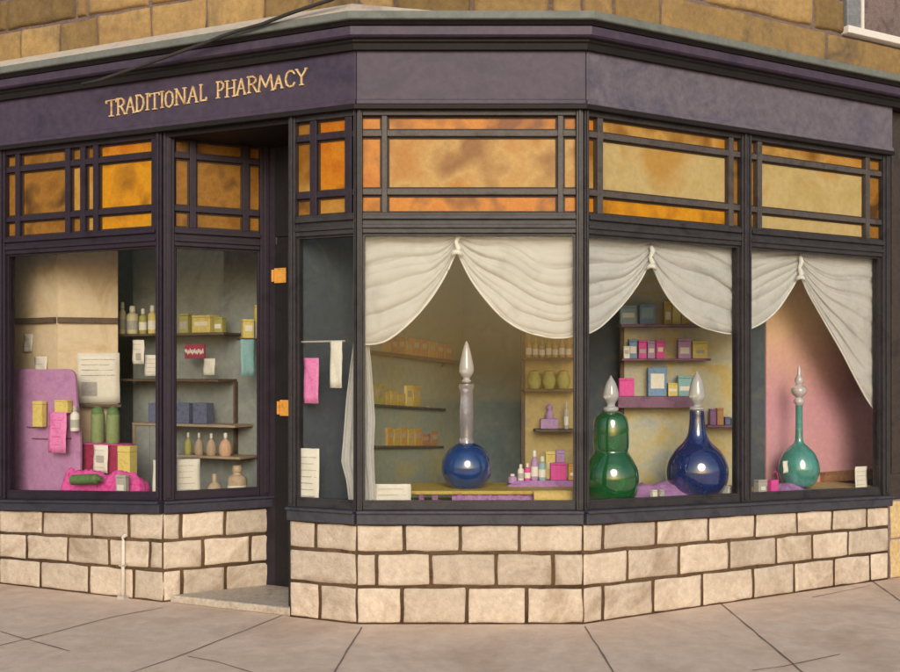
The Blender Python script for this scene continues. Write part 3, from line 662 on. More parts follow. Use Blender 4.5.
def sheet(where, x0, x1, y0, y1, label, lines=0, photo=None, mat='paper', name='notice', cat='notice', group=None, inkmat='ink', lean=0., seed=1, lr=(.1, .9), y_lines=(.1, .9), thick=.003):
    a, rz, Y = pos(where, (x0 + x1) / 2, y1); s = Y / F; w = (x1 - x0) * s; h = (y1 - y0) * s; R = Matrix.Rotation(rz, 3, 'Z')
    r = thing(name, a, label, cat, group); rr = random.Random(seed)
    mb = MB(); t = rr.uniform(-.02, .02)
    def q(x, zz, o): return a + R @ Vector((x + t * zz, -o, zz))
    rows = []
    for i in range(7):
        rows.append([q((j / 6 - .5) * w + rr.uniform(-.0015, .0015), h * i / 6 + rr.uniform(-.0015, .0015), .0015 + .004 * math.sin(j * 1.1 + i)) for j in range(7)])
    mb.grid(rows)
    o = mb.build('sheet', mat, r, smooth=True); sd = o.modifiers.new('solid', 'SOLIDIFY'); sd.thickness = thick
    if lines or photo:
        mb = MB()
        for k in range(lines):
            zz = h * (1 - (y_lines[0] + (y_lines[1] - y_lines[0]) * (k + .5) / lines)); e = lr[1] - rr.uniform(0, .2); th = max(.0016, h * .007)
            n = 14; xs = [(lr[0] + (e - lr[0]) * i / n - .5) * w for i in range(n + 1)]
            mb.grid([[q(x, zz + th * (.6 + rr.random()) , .0078) for x in xs], [q(x, zz - th * (.3 + rr.random()), .0078) for x in xs]])
        if lines: mb.build('print', inkmat, r)
        if photo:
            mb = MB(); fx0, fx1, fy0, fy1 = photo
            mb.grid([[q((x - .5) * w, h * (1 - y), .008) for x in (fx0, (fx0 + fx1) / 2, fx1)] for y in (fy0, (fy0 + fy1) / 2, fy1)])
            mb.build('picture', inkmat, r)
    return r
def shelf(p, q, d, t, mat, label, name='wall_shelf', up=0., cat='shelf', bracket=True):
    """p, q: front top corners in world space; the board runs back by d"""
    p, q = Vector(p), Vector(q); dr_ = (q - p); h = Vector((dr_.x, dr_.y, 0)).normalized(); n = Vector((-h.y, h.x, 0))
    mid = (p + q) / 2
    r = thing(name, p, label, cat)
    mb = MB(); mb.hexa([p - Vector((0, 0, t)), q - Vector((0, 0, t)), q + n * d - Vector((0, 0, t)), p + n * d - Vector((0, 0, t)), p, q, q + n * d, p + n * d])
    mb.build('board', mat, r, bevel=.003)
    if bracket:
        for k in (.15, .85):
            c = p.lerp(q, k); mb = MB(); c = c - Vector((0, 0, t + .001))
            mb.prism([c + n * d * .98, c + n * d * .98 - Vector((0, 0, .07)), c + n * d * .25 - Vector((0, 0, .0))], h * .012); mb.build('bracket', mat, r)
    return r
def mound(where, x0, x1, ytop, z0, depth, mat, label, name='display_cloth', cat='cloth', seed=1, flat=.5, amp=.02):
    a, rz, Y = pos(where, (x0 + x1) / 2, ytop); s = Y / F; w = (x1 - x0) * s; h = a.z - z0; R = Matrix.Rotation(rz, 3, 'Z'); base = Vector((a.x, a.y, z0))
    r = thing(name, base, label, cat); rows = []
    nx, ny = 46, 18
    for j in range(ny + 1):
        row = []
        for i in range(nx + 1):
            x = i / nx; y = j / ny
            e = min(1, min(x, 1 - x) / (.5 - .5 * flat + .02)) ; f = min(1, min(y * 2.6, (1 - y) * 2.2))
            e = e * e * (3 - 2 * e); f = f * f * (3 - 2 * f)
            hz = h * e * f * (.82 + .25 * mn.noise(Vector((x * w * 9, y * depth * 9, seed)))) + amp * abs(mn.noise(Vector((x * w * 24, y * depth * 22, seed + 4)))) * (.2 + e)
            xo = .012 * mn.noise(Vector((x * 9, y * 9, seed + 8))); yo = .014 * mn.noise(Vector((x * 11, y * 5, seed + 2)))
            row.append(base + R @ Vector(((x - .5) * w + xo, (y) * depth + yo, max(.002, hz))))
        rows.append(row)
    mb = MB(); mb.grid(rows); o = mb.build('fabric', mat, r, smooth=True); sd = o.modifiers.new('solid', 'SOLIDIFY'); sd.thickness = .002
    return r

# ---------- left bay: folding screen, violet board, notices and packets
c0, c1, c2 = scr(8, 370, 8.30), scr(57, 370, 8.02), scr(118, 370, 8.16)
FS1 = Facet((c0.x, c0.y), (c1.x, c1.y)); FS2 = Facet((c1.x, c1.y), (c2.x, c2.y))
scrn = thing('folding_screen', (c1.x, c1.y, ZA), 'cream two-leaf folding screen standing behind the left bay window', 'screen')
for f, (a, b) in ((FS1, (0, FS1.L - .003)), (FS2, (.003, FS2.L))):
    mb = MB(); f.fb(mb, a, b, ZA, 3.0, -.025, 0); mb.build('leaf', 'cream', scrn, bevel=.003)
    mb = MB(); f.fb(mb, a, b, 1.965, 2.01, .001, .03); mb.build('dado_rail', 'shelf', scrn, bevel=.004)
sheet((FS1, .012), 22, 34.5, 334, 352, 'tiny white notice pinned to the cream screen just under its dark rail', 2, seed=2)
sheet((FS1, .012), 32, 50, 356.5, 372, 'small blank white card pinned to the cream screen above the violet board', 1, seed=3)
# violet board
A1 = (FA, -.27)
poly = []
for x, y in [(8, 500), (8, 369)] + [(15, 368.5), (40, 369.5)] + [(67 + 8 * math.sin(t), 378 - 9 * math.cos(t)) for t in (0, .4, .8, 1.2, 1.57)] + [(76, 398), (79, 425), (80, 445), (80, 500)]:
    poly.append(FA.at(x, y, -.27))
vb = thing('display_board', FA.at(44, 500, -.27), 'violet display board with a rounded corner standing in the left bay window', 'display board')
mb = MB(); mb.prism(poly, Vector((-FA.n.x, -FA.n.y, 0)) * .025); mb.build('panel', 'violet', vb, bevel=.004)
mb = MB()
for x0, x1, y in ((27, 36, 427), (32, 71, 438.5)): 
    a, b = FA.at(x0, y, -.262), FA.at(x1, y, -.262); mb.tube([a, a.lerp(b, .5) - Vector((0, 0, .004)), b], .005, 6)
mb.build('rail', 'plumshelf', vb)
carton((FA, -.20), 30.5, 43.5, 401, 427, 'yellow', 'slim yellow packet on the rail of the violet board, beside the pink price card', 'packet', 'packet', depth=.05)
carton((FA, -.21), 52, 69.5, 400, 413, 'yellow', 'squat yellow packet directly above the pink price card on the violet board', 'packet', 'packet', depth=.05)
sheet((FA, -.185), 46, 69, 412, 453, 'tall pink price card hanging on the violet board', 4, mat='pinkcard', inkmat='magenta', name='price_card', cat='card', seed=5, lr=(.2, .8))
bottle((FA, -.22), 70.5, 79.5, 406, 431, 'white', 'small white bottle at the right edge of the violet board', capmat='greycard')
# lower right of the board
sheet((FS2, .014), 79.5, 119, 353, 403, 'large white poster with a small grey picture at the edge of the cream screen', 4, (.08, .45, .58, .86), seed=8, y_lines=(.08, .5), lr=(.08, .9))
a, b = FS2.at(77, 404.5, .08), FS2.at(121, 404.5, .08)
shelf(a, b, .075, .022, 'shelf', 'short dark shelf fixed to the cream screen beneath the large white poster', bracket=False)
A2 = (FA, -.36)
st_ = thing('display_step', FA.at(102, 444, -.36), 'crimson display step holding the two green tubs in the left bay window', 'stand')
zt = FA.z(102, 445, -.36)
mb = MB(); u0, u1 = FA.u(82, -.36), FA.u(123, -.36)
mb.hexa([FA.pt(u0, ZA, -.36), FA.pt(u1, ZA, -.36), FA.pt(u1, ZA, -.48), FA.pt(u0, ZA, -.48)] + [Vector((*FA.pt(u, 0, o).xy, zt)) for u, o in ((u0, -.36), (u1, -.36), (u1, -.48), (u0, -.48))]); mb.build('block', 'crimson', st_, bevel=.004)
mb = MB(); mb.hexa([Vector((*FA.pt(u, 0, o).xy, z_)) for z_ in (zt, zt + .008) for u, o in ((u0 - .01, -.35), (u1 + .01, -.35), (u1 + .01, -.49), (u0 - .01, -.49))]); mb.build('top', 'magenta', st_)
bottle((FA, -.42), 91, 104.5, 408, 445, 'green', 'sage green tub left of its twin on the crimson step', 'deepgreen', 'tub', 'tub', shape='tub', z=zt + .009)
bottle((FA, -.42), 106.5, 119.5, 408, 445, 'green', 'sage green tub right of its twin on the crimson step, nearest the dark shelving', 'deepgreen', 'tub', 'tub', shape='tub', z=zt + .009)
sheet((FA, -.33), 92, 110, 445, 473, 'white leaflet with a grey stamp propped against the crimson step', 3, (.2, .75, .38, .62), seed=11, y_lines=(.05, .95), name='leaflet', cat='leaflet')
carton((FA, -.30), 115.5, 131.5, 446, 478, 'yellow', 'tall pale yellow carton beside the white leaflet in the left bay window', z=ZA + .06)
mound((FA, -.15), 42, 148, 470, ZA, .24, 'hotcloth', 'crumpled hot pink cloth spread along the bottom of the left bay window', seed=3, amp=.04, flat=.93)
carton((FA, -.12), 114, 127, 475, 489, 'greycard', 'small greyish card box lying on the hot pink cloth', z=ZA + .06, depth=.04)
tb = FA.at(71, 480, -.13); te = FA.at(98, 479, -.13)
r = thing('soap_tube', tb, 'green tube lying on the hot pink cloth', 'tube'); mb = MB(); mb.tube([tb, tb.lerp(te, .06), tb.lerp(te, .94), te], [.022, .038, .038, .024], 16); mb.build('body', 'deepgreen', r, smooth='auto')
mb = MB(); dv = (te - tb).normalized(); mb.tube([te + dv * .002, te + dv * .03], .02, 14); mb.build('cap', 'deepgreen', r, smooth='auto')

# ---------- shelving behind the left bay and the door-side window
SO = .86
FSH = Facet(tuple(FA.p - FA.n * SO), tuple(FA.q - FA.n * SO))
su = thing('shelving_unit', FSH.at(180, 500), 'dark blue-grey shelving unit with buff shelves behind the door-side window', 'shelves')
mb = MB(); FSH.fb(mb, FSH.u(112), FSH.u(300), 0, 3.2, -.28, -.25); mb.build('back_panel', 'greywall', su)
SHZ = {}
for key, x0, x1, y in (('a', 118, 223, 333), ('b', 118, 218, 379), ('c', 132, 235, 424), ('d', 176, 240, 456)):
    zz = FSH.z((x0 + x1) / 2, y); SHZ[key] = zz
    mb = MB(); FSH.fb(mb, FSH.u(x0), FSH.u(x1), zz - .02, zz, -.248, 0); mb.build('shelf', 'paleshelf' if key in 'cd' else 'shelf', su, bevel=.003)
mb = MB(); FSH.fb(mb, FSH.u(217), FSH.u(219), SHZ['d'], SHZ['b'] - .021, -.248, -.21); mb.build('side_panel', 'shelf', su)
mb = MB(); FSH.fb(mb, FSH.u(132), FSH.u(134.5), .03, SHZ['c'] - .021, -.248, -.005); mb.build('upright', 'paleshelf', su); mb = MB(); FSH.fb(mb, FSH.u(134.6), FSH.u(148), .03, SHZ['c'] - .021, -.03, -.015); FSH.fb(mb, FSH.u(148.6), FSH.u(162), .03, SHZ['c'] - .021, -.03, -.015); mb.build('cupboard_door', 'greywall', su)
sh = (FSH, -.05)
def onz(k): return SHZ[k] + .0005
for i, (x0, x1, y0, mt) in enumerate(((119, 126, 300, 'creambottle'), (126.5, 138.5, 304, 'creambottle'), (139, 147, 307, 'olivebox'), (148, 156.5, 304, 'yellow'))):
    bottle(sh, x0, x1, y0, 332, mt, ['slim cream bottle beside the cream screen, first on the top shelf', 'plump cream bottle with a white stopper, widest of those behind the left bay', 'olive bottle between a plump cream one and a yellow one on the top shelf', 'yellow bottle behind the left bay, nearest the dark corner post'][i], z=onz('a'))
carton(sh, 177.5, 189, 313, 334, 'olivebox', 'olive carton nearest the corner post on the top shelf', z=onz('a'))
carton(sh, 189.5, 212, 315, 335, 'yellow', 'broad bright yellow carton on the top shelf behind the door-side window', z=onz('a'))
carton(sh, 212.5, 223, 317, 336, 'olivebox', 'olive carton at the free end of the top shelf', z=onz('a'))
sheet((FSH, .03), 131.5, 146, 340, 364, 'small white notice with a dark stamp behind the left bay', 2, (.3, .75, .55, .85), seed=21, y_lines=(.08, .5))
sheet((FSH, .05), 143, 163, 355, 376, 'white scribbled card propped on the second shelf behind the left bay', 4, seed=22)
rs = carton(sh, 182, 206.5, 344.5, 358.5, 'crimson', 'small crimson sign with white scribble above the second shelf', 'shop_sign', 'sign', depth=.02, lid=False)
mb = MB()
for k in range(7):
    pass
mb.tube([FSH.at(185 + k * .155, 351.6 - 2.2 * math.sin(k * .62) - .8 * math.sin(k * .23), -.046) for k in range(120)], .0032, 5)
mb.build('lettering', 'paper', rs)
sheet((FSH, -.02), 202.5, 216, 358.5, 375, 'blank white square card beside the crimson sign', 0, seed=23, name='card', cat='card', mat='white')
for i, (x0, x1) in enumerate(((146.5, 160), (174, 190.5), (191, 208))):
    carton(sh, x0, x1, 403, 424, 'navybox', ['speckled navy carton on the third shelf, seen through the left bay', 'speckled navy carton touching the corner post on the third shelf', 'speckled navy carton at the open end of the third shelf'][i], z=onz('c'), lid=False)
for i, (x0, x1, mt) in enumerate(((184, 192.5, 'olivebox'), (194.5, 203.5, 'tan'), (206, 216.5, 'tan'), (219, 232, 'peach'))):
    bottle(sh, x0, x1, 434 + (i == 3) * -1, 456, mt, ['small olive bottle nearest the corner post on the lowest shelf', 'small tan bottle beside the olive one on the lowest shelf', 'small tan bottle beside the peach one on the lowest shelf', 'peach pear-shaped bottle, largest on the lowest shelf'][i], z=onz('d'), shape='pear', capmat='white')
B1 = (FB, -.13)
sheet(B1, 176, 200, 459, 496, 'white notice with five printed lines at the foot of the door-side window', 5, seed=25)
sheet((FA, -.12), 152, 162, 460, 496, 'narrow white leaflet standing in the corner of the left bay', 0, seed=26, name='leaflet', cat='leaflet')
B2 = (FB, -.22)
bottle(B2, 206, 223, 467, 496, 'tan', 'onion-shaped tan bottle with a spike cap at the foot of the door-side window', 'tan', shape='pear', z=ZA + .001, capf=.3)
r = bottle(B2, 227.5, 247, 460, 496, 'tan', 'square-shouldered tan bottle beside the onion-shaped one', 'tan', z=ZA + .001, capf=.18)
# right end: small bracket shelf and hanging towel
B3 = Facet(tuple(FB.p - FB.n * .42), tuple(FB.q - FB.n * .42))
a, b = B3.at(240, 338), B3.at(266, 338)
shelf(a, b, .12, .014, 'shelf', 'tiny bracket shelf with yellow boxes at the right of the door-side window', cat='shelf', bracket=False)
carton((B3, -.01), 243, 254.5, 319, 337, 'yellow', 'yellow box standing at the left of the tiny bracket shelf', z=a.z + .0005)
carton((B3, -.01), 255.5, 263.5, 322, 337, 'greycard', 'grey box supporting a yellow one on the tiny bracket shelf', z=a.z + .0005, lid=False)
zz = EYE + (HZ - 322) * B3.Y(260) / F
carton((B3, -.01), 255.2, 263.8, 305, 322, 'yellow', 'yellow box stacked on top of the grey box', z=zz + .001)
sheet((B3, .03), 241, 255, 339.5, 376, 'teal hand towel hanging under the tiny bracket shelf', 0, mat='teal', name='hand_towel', cat='towel', seed=31)

# ---------- narrow bay
hr = thing('hanging_rail', FC.at(304, 341, -.075), 'thin rail with papers hanging from it in the narrow bay window', 'rail')
mb = MB(); mb.tube([FC.at(301, 342, -.06), FC.at(345, 341, -.06)], .006, 8); mb.build('rod', 'steel', hr)
sheet((FC, -.045), 303, 320, 358, 403.5, 'bright pink paper strip hanging in the narrow bay window', 0, mat='pinkcard', name='paper_strip', cat='paper', seed=33)
sheet((FC, -.05), 329.5, 343, 341, 388, 'pale grey paper strip hanging from the thin rail', 0, mat='white', name='paper_strip', cat='paper', seed=34)
sheet((FC, -.045), 297, 321, 448.5, 505, 'white notice with grey print at the foot of the narrow bay window', 7, seed=35)

# ---------- front window
DY = lambda o: 6.5 + o
# low display table with skirt
yt = 6.72; a = scr(408, 491, yt); b = scr(577, 491, yt)
tbl = thing('display_table', ((a.x + b.x) / 2, yt + .25, ZD), 'low yellow-topped display table on magenta legs in the front window', 'table')
mb = MB(); mb.box(((a.x + b.x) / 2, yt + .25, a.z - .012), (b.x - a.x, .5, .024)); mb.build('tabletop', 'mustard', tbl, bevel=.005)
for x0, x1 in ((419, 424), (432, 438)):
    p, q = scr(x0, 490, yt + .02), scr(x1, 490, yt + .02); mb = MB(); mb.box(((p.x + q.x) / 2, yt + .04, (ZD + a.z - .025) / 2), (q.x - p.x, .04, a.z - .025 - ZD)); mb.build('leg', 'purplebox', tbl)
p, q = scr(452, 490, yt), scr(576, 490, yt)
mb = MB(); mb.grid([[Vector((p.x + (q.x - p.x) * k / 60, yt + .02 + .008 * math.sin(k * 1.3), zz)) for k in range(61)] for zz in (ZD + .002, a.z - .025)]); o = mb.build('skirt', 'lilac_cloth', tbl, smooth=True); o.modifiers.new('s', 'SOLIDIFY').thickness = .003
ztab = a.z
# round-bottomed blue carboy
def circ(cx, cy, r, a0, a1, n=14): return [(r * math.sin(math.radians(a0 + (a1 - a0) * k / n)), cy + r * math.cos(math.radians(a0 + (a1 - a0) * k / n))) for k in range(n + 1)]
Yb = 6.93
lathe_thing(Yb, 466.5, [(9, 493)] + circ(0, 467.5, 25.5, 22, 162), 'cobalt', 'round-bodied cobalt blue carboy with a long clear neck in the front window', 'carboy', 'carboy', None,
            smoothprof([(3.6, 383), (5.2, 381), (3.4, 378.5), (6.4, 374), (7.4, 368), (5.0, 355), (2.2, 345), (.3, 341)]), 'clear', n=40,
            extra=[('neck', [(7.6, 443.0), (6.8, 438), (6.6, 390), (8.0, 386), (7.6, 384)], 'neckglass')])
for px, r in ():
    pass
sheet(6.66, 375, 411, 484, 506, 'low white card with grey print at the left foot of the front window', 3, seed=41, name='card', cat='card')
# sponge
r = thing('bath_sponge', scr(553, 503, 6.66), 'lemon-shaped yellow bath sponge in front of the purple tiered display', 'sponge')
p = scr(553, 498, 6.68); mb = MB(); Rm = Matrix.Rotation(math.pi / 2, 3, 'Y'); mb.lathe(p, smoothprof([(.005, -.125), (.018, -.11), (.04, -.06), (.05, 0), (.04, .06), (.02, .105), (.005, .125)], 4), 20, rot=Rm)
for v in mb.v: v += Vector((mn.noise(v * 40), mn.noise(v * 40 + Vector((9, 0, 0))), mn.noise(v * 40 + Vector((0, 9, 0))))) * .004
mb.build('body', 'sponge', r, smooth=True)
# tiered cloth and toiletries at the right of the front window
mnd = thing('tiered_stand', scr(545, 490, 7.0), 'lilac cloth-covered tiered stand at the right of the front window', 'stand')
zt1 = scr(545, 481, 7.0).z; zt2 = scr(545, 484, 7.0).z
mb = MB(); p, q = scr(508, 480, 7.0), scr(585, 480, 7.0)
rows = []
for zz, o in ((ztab, -.035), (ztab + .01, -.03), (zt1 - .012, -.008), (zt1, 0), (zt1, .16), (ztab, .18)):
    rows.append([Vector((p.x + (q.x - p.x) * k / 40, 7.0 + o + .006 * math.sin(k * 1.7) * (o < 0), zz - (max(0, .12 - k / 40) * .25 if zz > ztab + .02 else 0))) for k in range(41)])
mb.grid(rows); mb.build('cover', 'lilac_cloth', mnd, smooth='auto')
YT = 7.04
tl = [('b', 508, 517, 474, 483, 'lavender', 'squat lilac pot at the low end of the tiered stand'), ('b', 517.5, 524, 466, 482, 'white', 'small cream bottle second from the low end of the tiered stand'),
      ('b', 524.5, 530.5, 464, 481, 'magenta', 'small magenta bottle beside the tall lilac one on the tiered stand'), ('b', 531, 538, 451, 481, 'lavender', 'tall lilac bottle with a pearly cap on the tiered stand'),
      ('b', 538.5, 546, 457, 481, 'paleblue', 'pale blue bottle between the lilac and the magenta boxes on the tiered stand'), ('c', 550.5, 567, 463, 481, 'magenta', 'broad magenta carton at the front of the tiered stand'),
      ('c', 568, 577, 464, 481, 'amberbox', 'orange carton half behind the window post on the tiered stand')]
for k, x0, x1, y0, y1, mt, lb in tl:
    if k == 'b': bottle(YT, x0, x1, y0, y1, mt, lb, z=zt1 + (-.018 if x1 < 518 else 0), capmat='white')
    else: carton(YT, x0, x1, y0, y1, mt, lb, z=zt1, depth=.05)
carton(7.11, 545.5, 555.5, 451, 481, 'yellow', 'tall yellow carton behind the broad magenta one', z=zt1, depth=.035)
carton(7.11, 556, 565, 450, 481, 'lavender', 'tall lilac carton behind the broad magenta one', z=zt1, depth=.035)
# left shelves on the slanting partition
def lerp3(a, b, x):  # point on segment at picture column x
    k = (x - CX) / F; t = (k * a.y - a.x) / ((b.x - a.x) - k * (b.y - a.y)); return a.lerp(b, t)
SH = {}
for key, A_, B_, mt, lb in (('p', (370, 350, 7.30), (462, 361, 8.42), 'shelf', 'dark top shelf carrying rust-coloured books at the left of the front window'),
                      ('q', (372, 404, 7.30), (446, 408.5, 8.3), 'shelf', 'middle shelf with mustard cartons at the left of the front window'),
                      ('r', (377, 446, 7.36), (444, 446, 8.3), 'shelf', 'bottom shelf with amber cartons at the left of the front window')):
    a, b = scr(*A_), scr(*B_)
    off = Vector((.0, 0, 0)); SH[key] = (a, b); shelf(a, b, .14, .028 if key == 'p' else .016, mt, lb)
def slant(key, x0, x1, y0, mat, label, name='carton', cat='box', group=None, lab=None):
    a, b = SH[key]; h = Vector((b.x - a.x, b.y - a.y, 0)).normalized(); n = Vector((-h.y, h.x, 0))
    A_, B_ = lerp3(a, b, x0), lerp3(a, b, x1); A_ = A_ + n * .02; B_ = B_ + n * .02
    s = (A_.y + B_.y) / 2 / F; top = EYE + (HZ - y0) * s; d = .09
    zb = lambda p: p.z + .0005
    r = thing(name, A_, label, cat, group); mb = MB(); e = .0015
    A2, B2_ = A_ + h * e, B_ - h * e
    lo = [A2, B2_, B2_ + n * d, A2 + n * d]
    mb.hexa([Vector((q.x, q.y, q.z)) for q in lo] + [Vector((q.x, q.y, top)) for q in lo]); mb.build('body', mat, r, bevel=.004)
    mb = MB(); c = (A2 + B2_) / 2; H = top - c.z; w = (B2_ - A2).length * .6
    q0 = [c - h * w / 2 - n * .0022, c + h * w / 2 - n * .0022, c + h * w / 2 - n * .0003, c - h * w / 2 - n * .0003]
    mb.hexa([q + Vector((0, 0, H * .45)) for q in q0] + [q + Vector((0, 0, H * .75)) for q in q0]); mb.build('label' if name == 'carton' else 'title_band', lab or 'tan', r)
    return r
xs = [386, 394, 401, 408, 415, 423, 431, 439, 447, 455]
tops = [341, 338, 337.5, 341, 338, 339.5, 342, 343, 345, 347]
ordn = ['first', 'second', 'third', 'fourth', 'fifth', 'sixth', 'seventh', 'eighth', 'ninth']
for i in range(9):
    slant('p', xs[i] + .2, xs[i + 1] - .2, tops[i], 'rust' if i % 3 else 'amberbox', f'{"amber" if i % 3 == 0 else "rust"}-coloured book, {ordn[i]} from the white curtain on the dark top shelf', 'book', 'book', 'rust and amber books on the top shelf')
for i, (x0, x1, y0, mt, lb) in enumerate(((374, 388, 384, 'olivebox', 'broad olive carton nearest the white curtain on the middle shelf'), (388.5, 393, 392, 'mustard', 'slim low mustard carton beside the broad olive one'), (393.5, 400, 391, 'mustard', 'low mustard carton in the dip of the middle shelf row'),
        (400.5, 408, 394, 'mustard', 'lowest mustard carton beside the tall pair on the middle shelf'), (408.5, 415.5, 385.5, 'yellow', 'tall yellow carton, left one of the tall pair on the middle shelf'), (416, 423, 385.5, 'mustard', 'tall mustard carton, right one of the tall pair on the middle shelf'))):
    slant('q', x0, x1, y0, mt, lb)
a, b = SH['q']; p = lerp3(a, b, 432); h = (b - a).normalized(); nn = Vector((-h.y, h.x, 0)).normalized()
r = thing('figurine', p + nn * .06, 'tiny amber figurine alone at the end of the middle shelf', 'figurine'); mb = MB(); s = p.y / F
mb.lathe(p + nn * .06, [(q * s, zz * s) for q, zz in ((4.2, 0), (4.2, 1.5), (2.8, 2.5), (3.4, 5), (2.2, 8), (1.2, 9), (1.9, 10.5), (1.7, 12), (.2, 13.5))], 16); mb.build('body', 'amberbox', r, smooth='auto')
for i, (x0, x1, y0, mt, lb) in enumerate(((390, 396, 428, 'amberbox', 'amber carton nearest the curtain on the bottom shelf'), (396.3, 403, 429, 'mustard', 'mustard carton second along the bottom shelf'), (403.3, 410, 428, 'amberbox', 'amber carton third along the bottom shelf'),
        (410.3, 417, 429, 'mustard', 'mustard carton fourth along the bottom shelf'), (417.3, 424, 429, 'amberbox', 'amber carton fifth along the bottom shelf, before the rust ones'), (424.3, 433, 434, 'rust', 'low rust carton on the bottom shelf, next to the amber ones'), (433.3, 442, 431, 'rust', 'rust carton at the far end of the bottom shelf'))):
    slant('r', x0, x1, y0, mt, lb)
# right shelves: ochre cabinet
YC = 7.75
def cabinet(x0, x1, ytop, Y, mat, label, name='wall_panel'):
    p, q = scr(x0, 370, Y), scr(x1, 370, Y); r = thing(name, ((p.x + q.x) / 2, Y, 0), label, 'panel'); mb = MB()
    mb.box(((p.x + q.x) / 2, Y + .03, ytop / 2), (q.x - p.x, .05, ytop)); mb.build('panel', mat, r, bevel=.004)
    for x in (p.x, q.x): mb = MB(); mb.box((x, Y + .02, ytop / 2), (.03, .07, ytop)); mb.build('edge_strip', 'shelf', r)
    return r
mb = MB(); p, q = scr(430, 0, 8.8), scr(524, 0, 8.8); mb.box(((p.x + q.x) / 2, 8.84, 1.6), (q.x - p.x, .06, 3.2)); mb.build('interior_wall', 'greenwall', shop)
mb = MB(); p, q = scr(582, 0, 8.1), scr(640, 0, 8.1); mb.box(((p.x + q.x) / 2, 8.13, 1.6), (q.x - p.x, .05, 3.2)); mb.build('interior_wall', 'bluewall', shop)
cabinet(523, 581, 3.1, YC, 'mottle2', 'ochre panel with three shelves at the right of the front window')
def flat_shelf(x0, x1, y, Y, mat, label, t=.02, d=.16):
    a, b = scr(x0, y, Y - d), scr(x1, y, Y - d); shelf(a, b, d - .006, t, mat, label, bracket=False); return a.z + .0005
z1 = flat_shelf(524, 576, 357.5, YC, 'shelf', 'top shelf with a row of bottles on the ochre panel'); z2 = flat_shelf(524, 576, 389, YC, 'shelf', 'shelf with three round jars on the ochre panel'); z3 = flat_shelf(535, 577, 429.5, YC, 'shelf', 'short shelf with a lilac box on the ochre panel')
YS = YC - .09
for i in range(7):
    x = 526 + i * 6.6
    bottle(YS, x, x + 5.6, 336 + (i * 37 % 5), 357, ('amberbox', 'mustard', 'tan')[i % 3], f'{("amber", "mustard", "tan")[i % 3]} bottle, {ordn[i]} from the left on top shelf of the ochre panel', 'mustard', z=z1, group='bottles in a row on the ochre panel')
for i in range(3):
    x = 534.5 + i * 14.5
    lathe_thing(YS, x, smoothprof([(4.5, 389), (6.6, 384), (6.8, 379), (5.0, 374.5), (4.4, 373.5)], 4), 'olivebox', ['round olive jar at the wall edge of the shelf with three jars', 'round olive jar in the middle of three on the ochre panel', 'round olive jar nearest the window post of the three'][i], 'jar', 'jar', 'round jars on the ochre panel', [(4.8, 373.4), (4.8, 371.5), (1, 370.5)], 'mustard', z=z2)
carton(YS, 540.5, 558.5, 419, 429, 'lavender', 'flat lilac box on the short shelf of the ochre panel', z=z3, lid=False)
zz = EYE + (HZ - 419) * YS / F
lathe_thing(YS + .045, 549.5, smoothprof([(3.8, 419), (4.2, 415), (2.4, 411.5), (3.3, 409), (2.8, 406), (.3, 404.2)], 4), 'lavender', 'small lilac stoppered flask standing on the flat lilac box', 'flask', 'flask', z=zz + .001)
bottle(YS, 564, 568.5, 402, 429, 'steel', 'thin grey bottle beside the flat lilac box', 'steel', z=z3)

# ---------- right bay, first window
cabinet(622, 747, 3.05, 7.90, 'mottle', 'mottled yellow and grey panel behind the first right-hand window')
YE = 7.90
za = flat_shelf(621, 706, 324, YE, 'plumshelf', 'plum top shelf with blue cartons on the mottled panel', .022); zb_ = flat_shelf(622, 711, 358.5, YE, 'plumshelf', 'thin plum shelf with magenta and lilac cartons', .016)
zc = flat_shelf(618, 700, 396.5, YE, 'plumshelf', 'thick plum shelf behind the blue carboy stopper', .085); zd = flat_shelf(708, 752, 425.5, YE, 'plumshelf', 'short plum shelf at the right of the mottled panel', .016)
YI = YE - .10
for x0, x1, y0, z_, mt, lb, lab in (
    (620, 637, 305, za, 'paleblue', 'pale blue carton on the plum top shelf', None), (639.5, 655.5, 304, za, 'blue', 'mid blue carton on the plum top shelf', 'paleblue'),
    (664, 672, 301, za, 'mustard', 'mustard carton half under the curtain, left of three on the top shelf', None), (672.3, 681, 302, za, 'yellow', 'yellow carton in the middle of three under the curtain', None), (681.3, 690, 303, za, 'mustard', 'mustard carton right of three under the curtain hem', None),
    (629, 637.5, 339, zb_, 'blue', 'small blue carton behind a white one on the thin plum shelf', None),
    (638.5, 647, 340, zb_, 'magenta', 'magenta carton beside the small blue and white ones', None), (647.5, 655.5, 341, zb_, 'lavender', 'lilac carton between two magenta ones', None), (656, 665, 340, zb_, 'magenta', 'magenta carton at the right of the magenta and lilac trio', None),
    (678, 691.5, 338.5, zb_, 'lavender', 'broad lilac carton beside the yellow one on the thin plum shelf', None), (692.5, 708, 341, zb_, 'yellow', 'broad yellow carton at the right end of the thin plum shelf', None),
    (619, 634.5, 378, zc, 'magenta', 'large magenta carton at the left end of the thick plum shelf', None), (648, 667, 367.5, zc, 'blue', 'tall ornate blue carton with a white medallion on the thick plum shelf', 'white'),
    (668, 678, 383, zc, 'yellow', 'short yellow carton beside the tall ornate blue one', None), (678, 692, 375.5, zc, 'teal', 'teal carton behind the clear stopper of the indigo carboy', None),
    (710, 716.5, 409, zd, 'purplebox', 'dark purple carton on the short plum shelf', None), (717, 724, 408, zd, 'rust', 'rust carton beside the dark purple one on the short plum shelf', None), (725, 731, 417, zd, 'navybox', 'low navy carton next to the rust one', None), (731.5, 738, 418, zd, 'blue', 'low blue carton nearest the window post on the short plum shelf', None)):
    carton(YI, x0, x1, y0, y0 + 10, mt, lb, z=z_, depth=.055, lab=lab, lid=not lab)
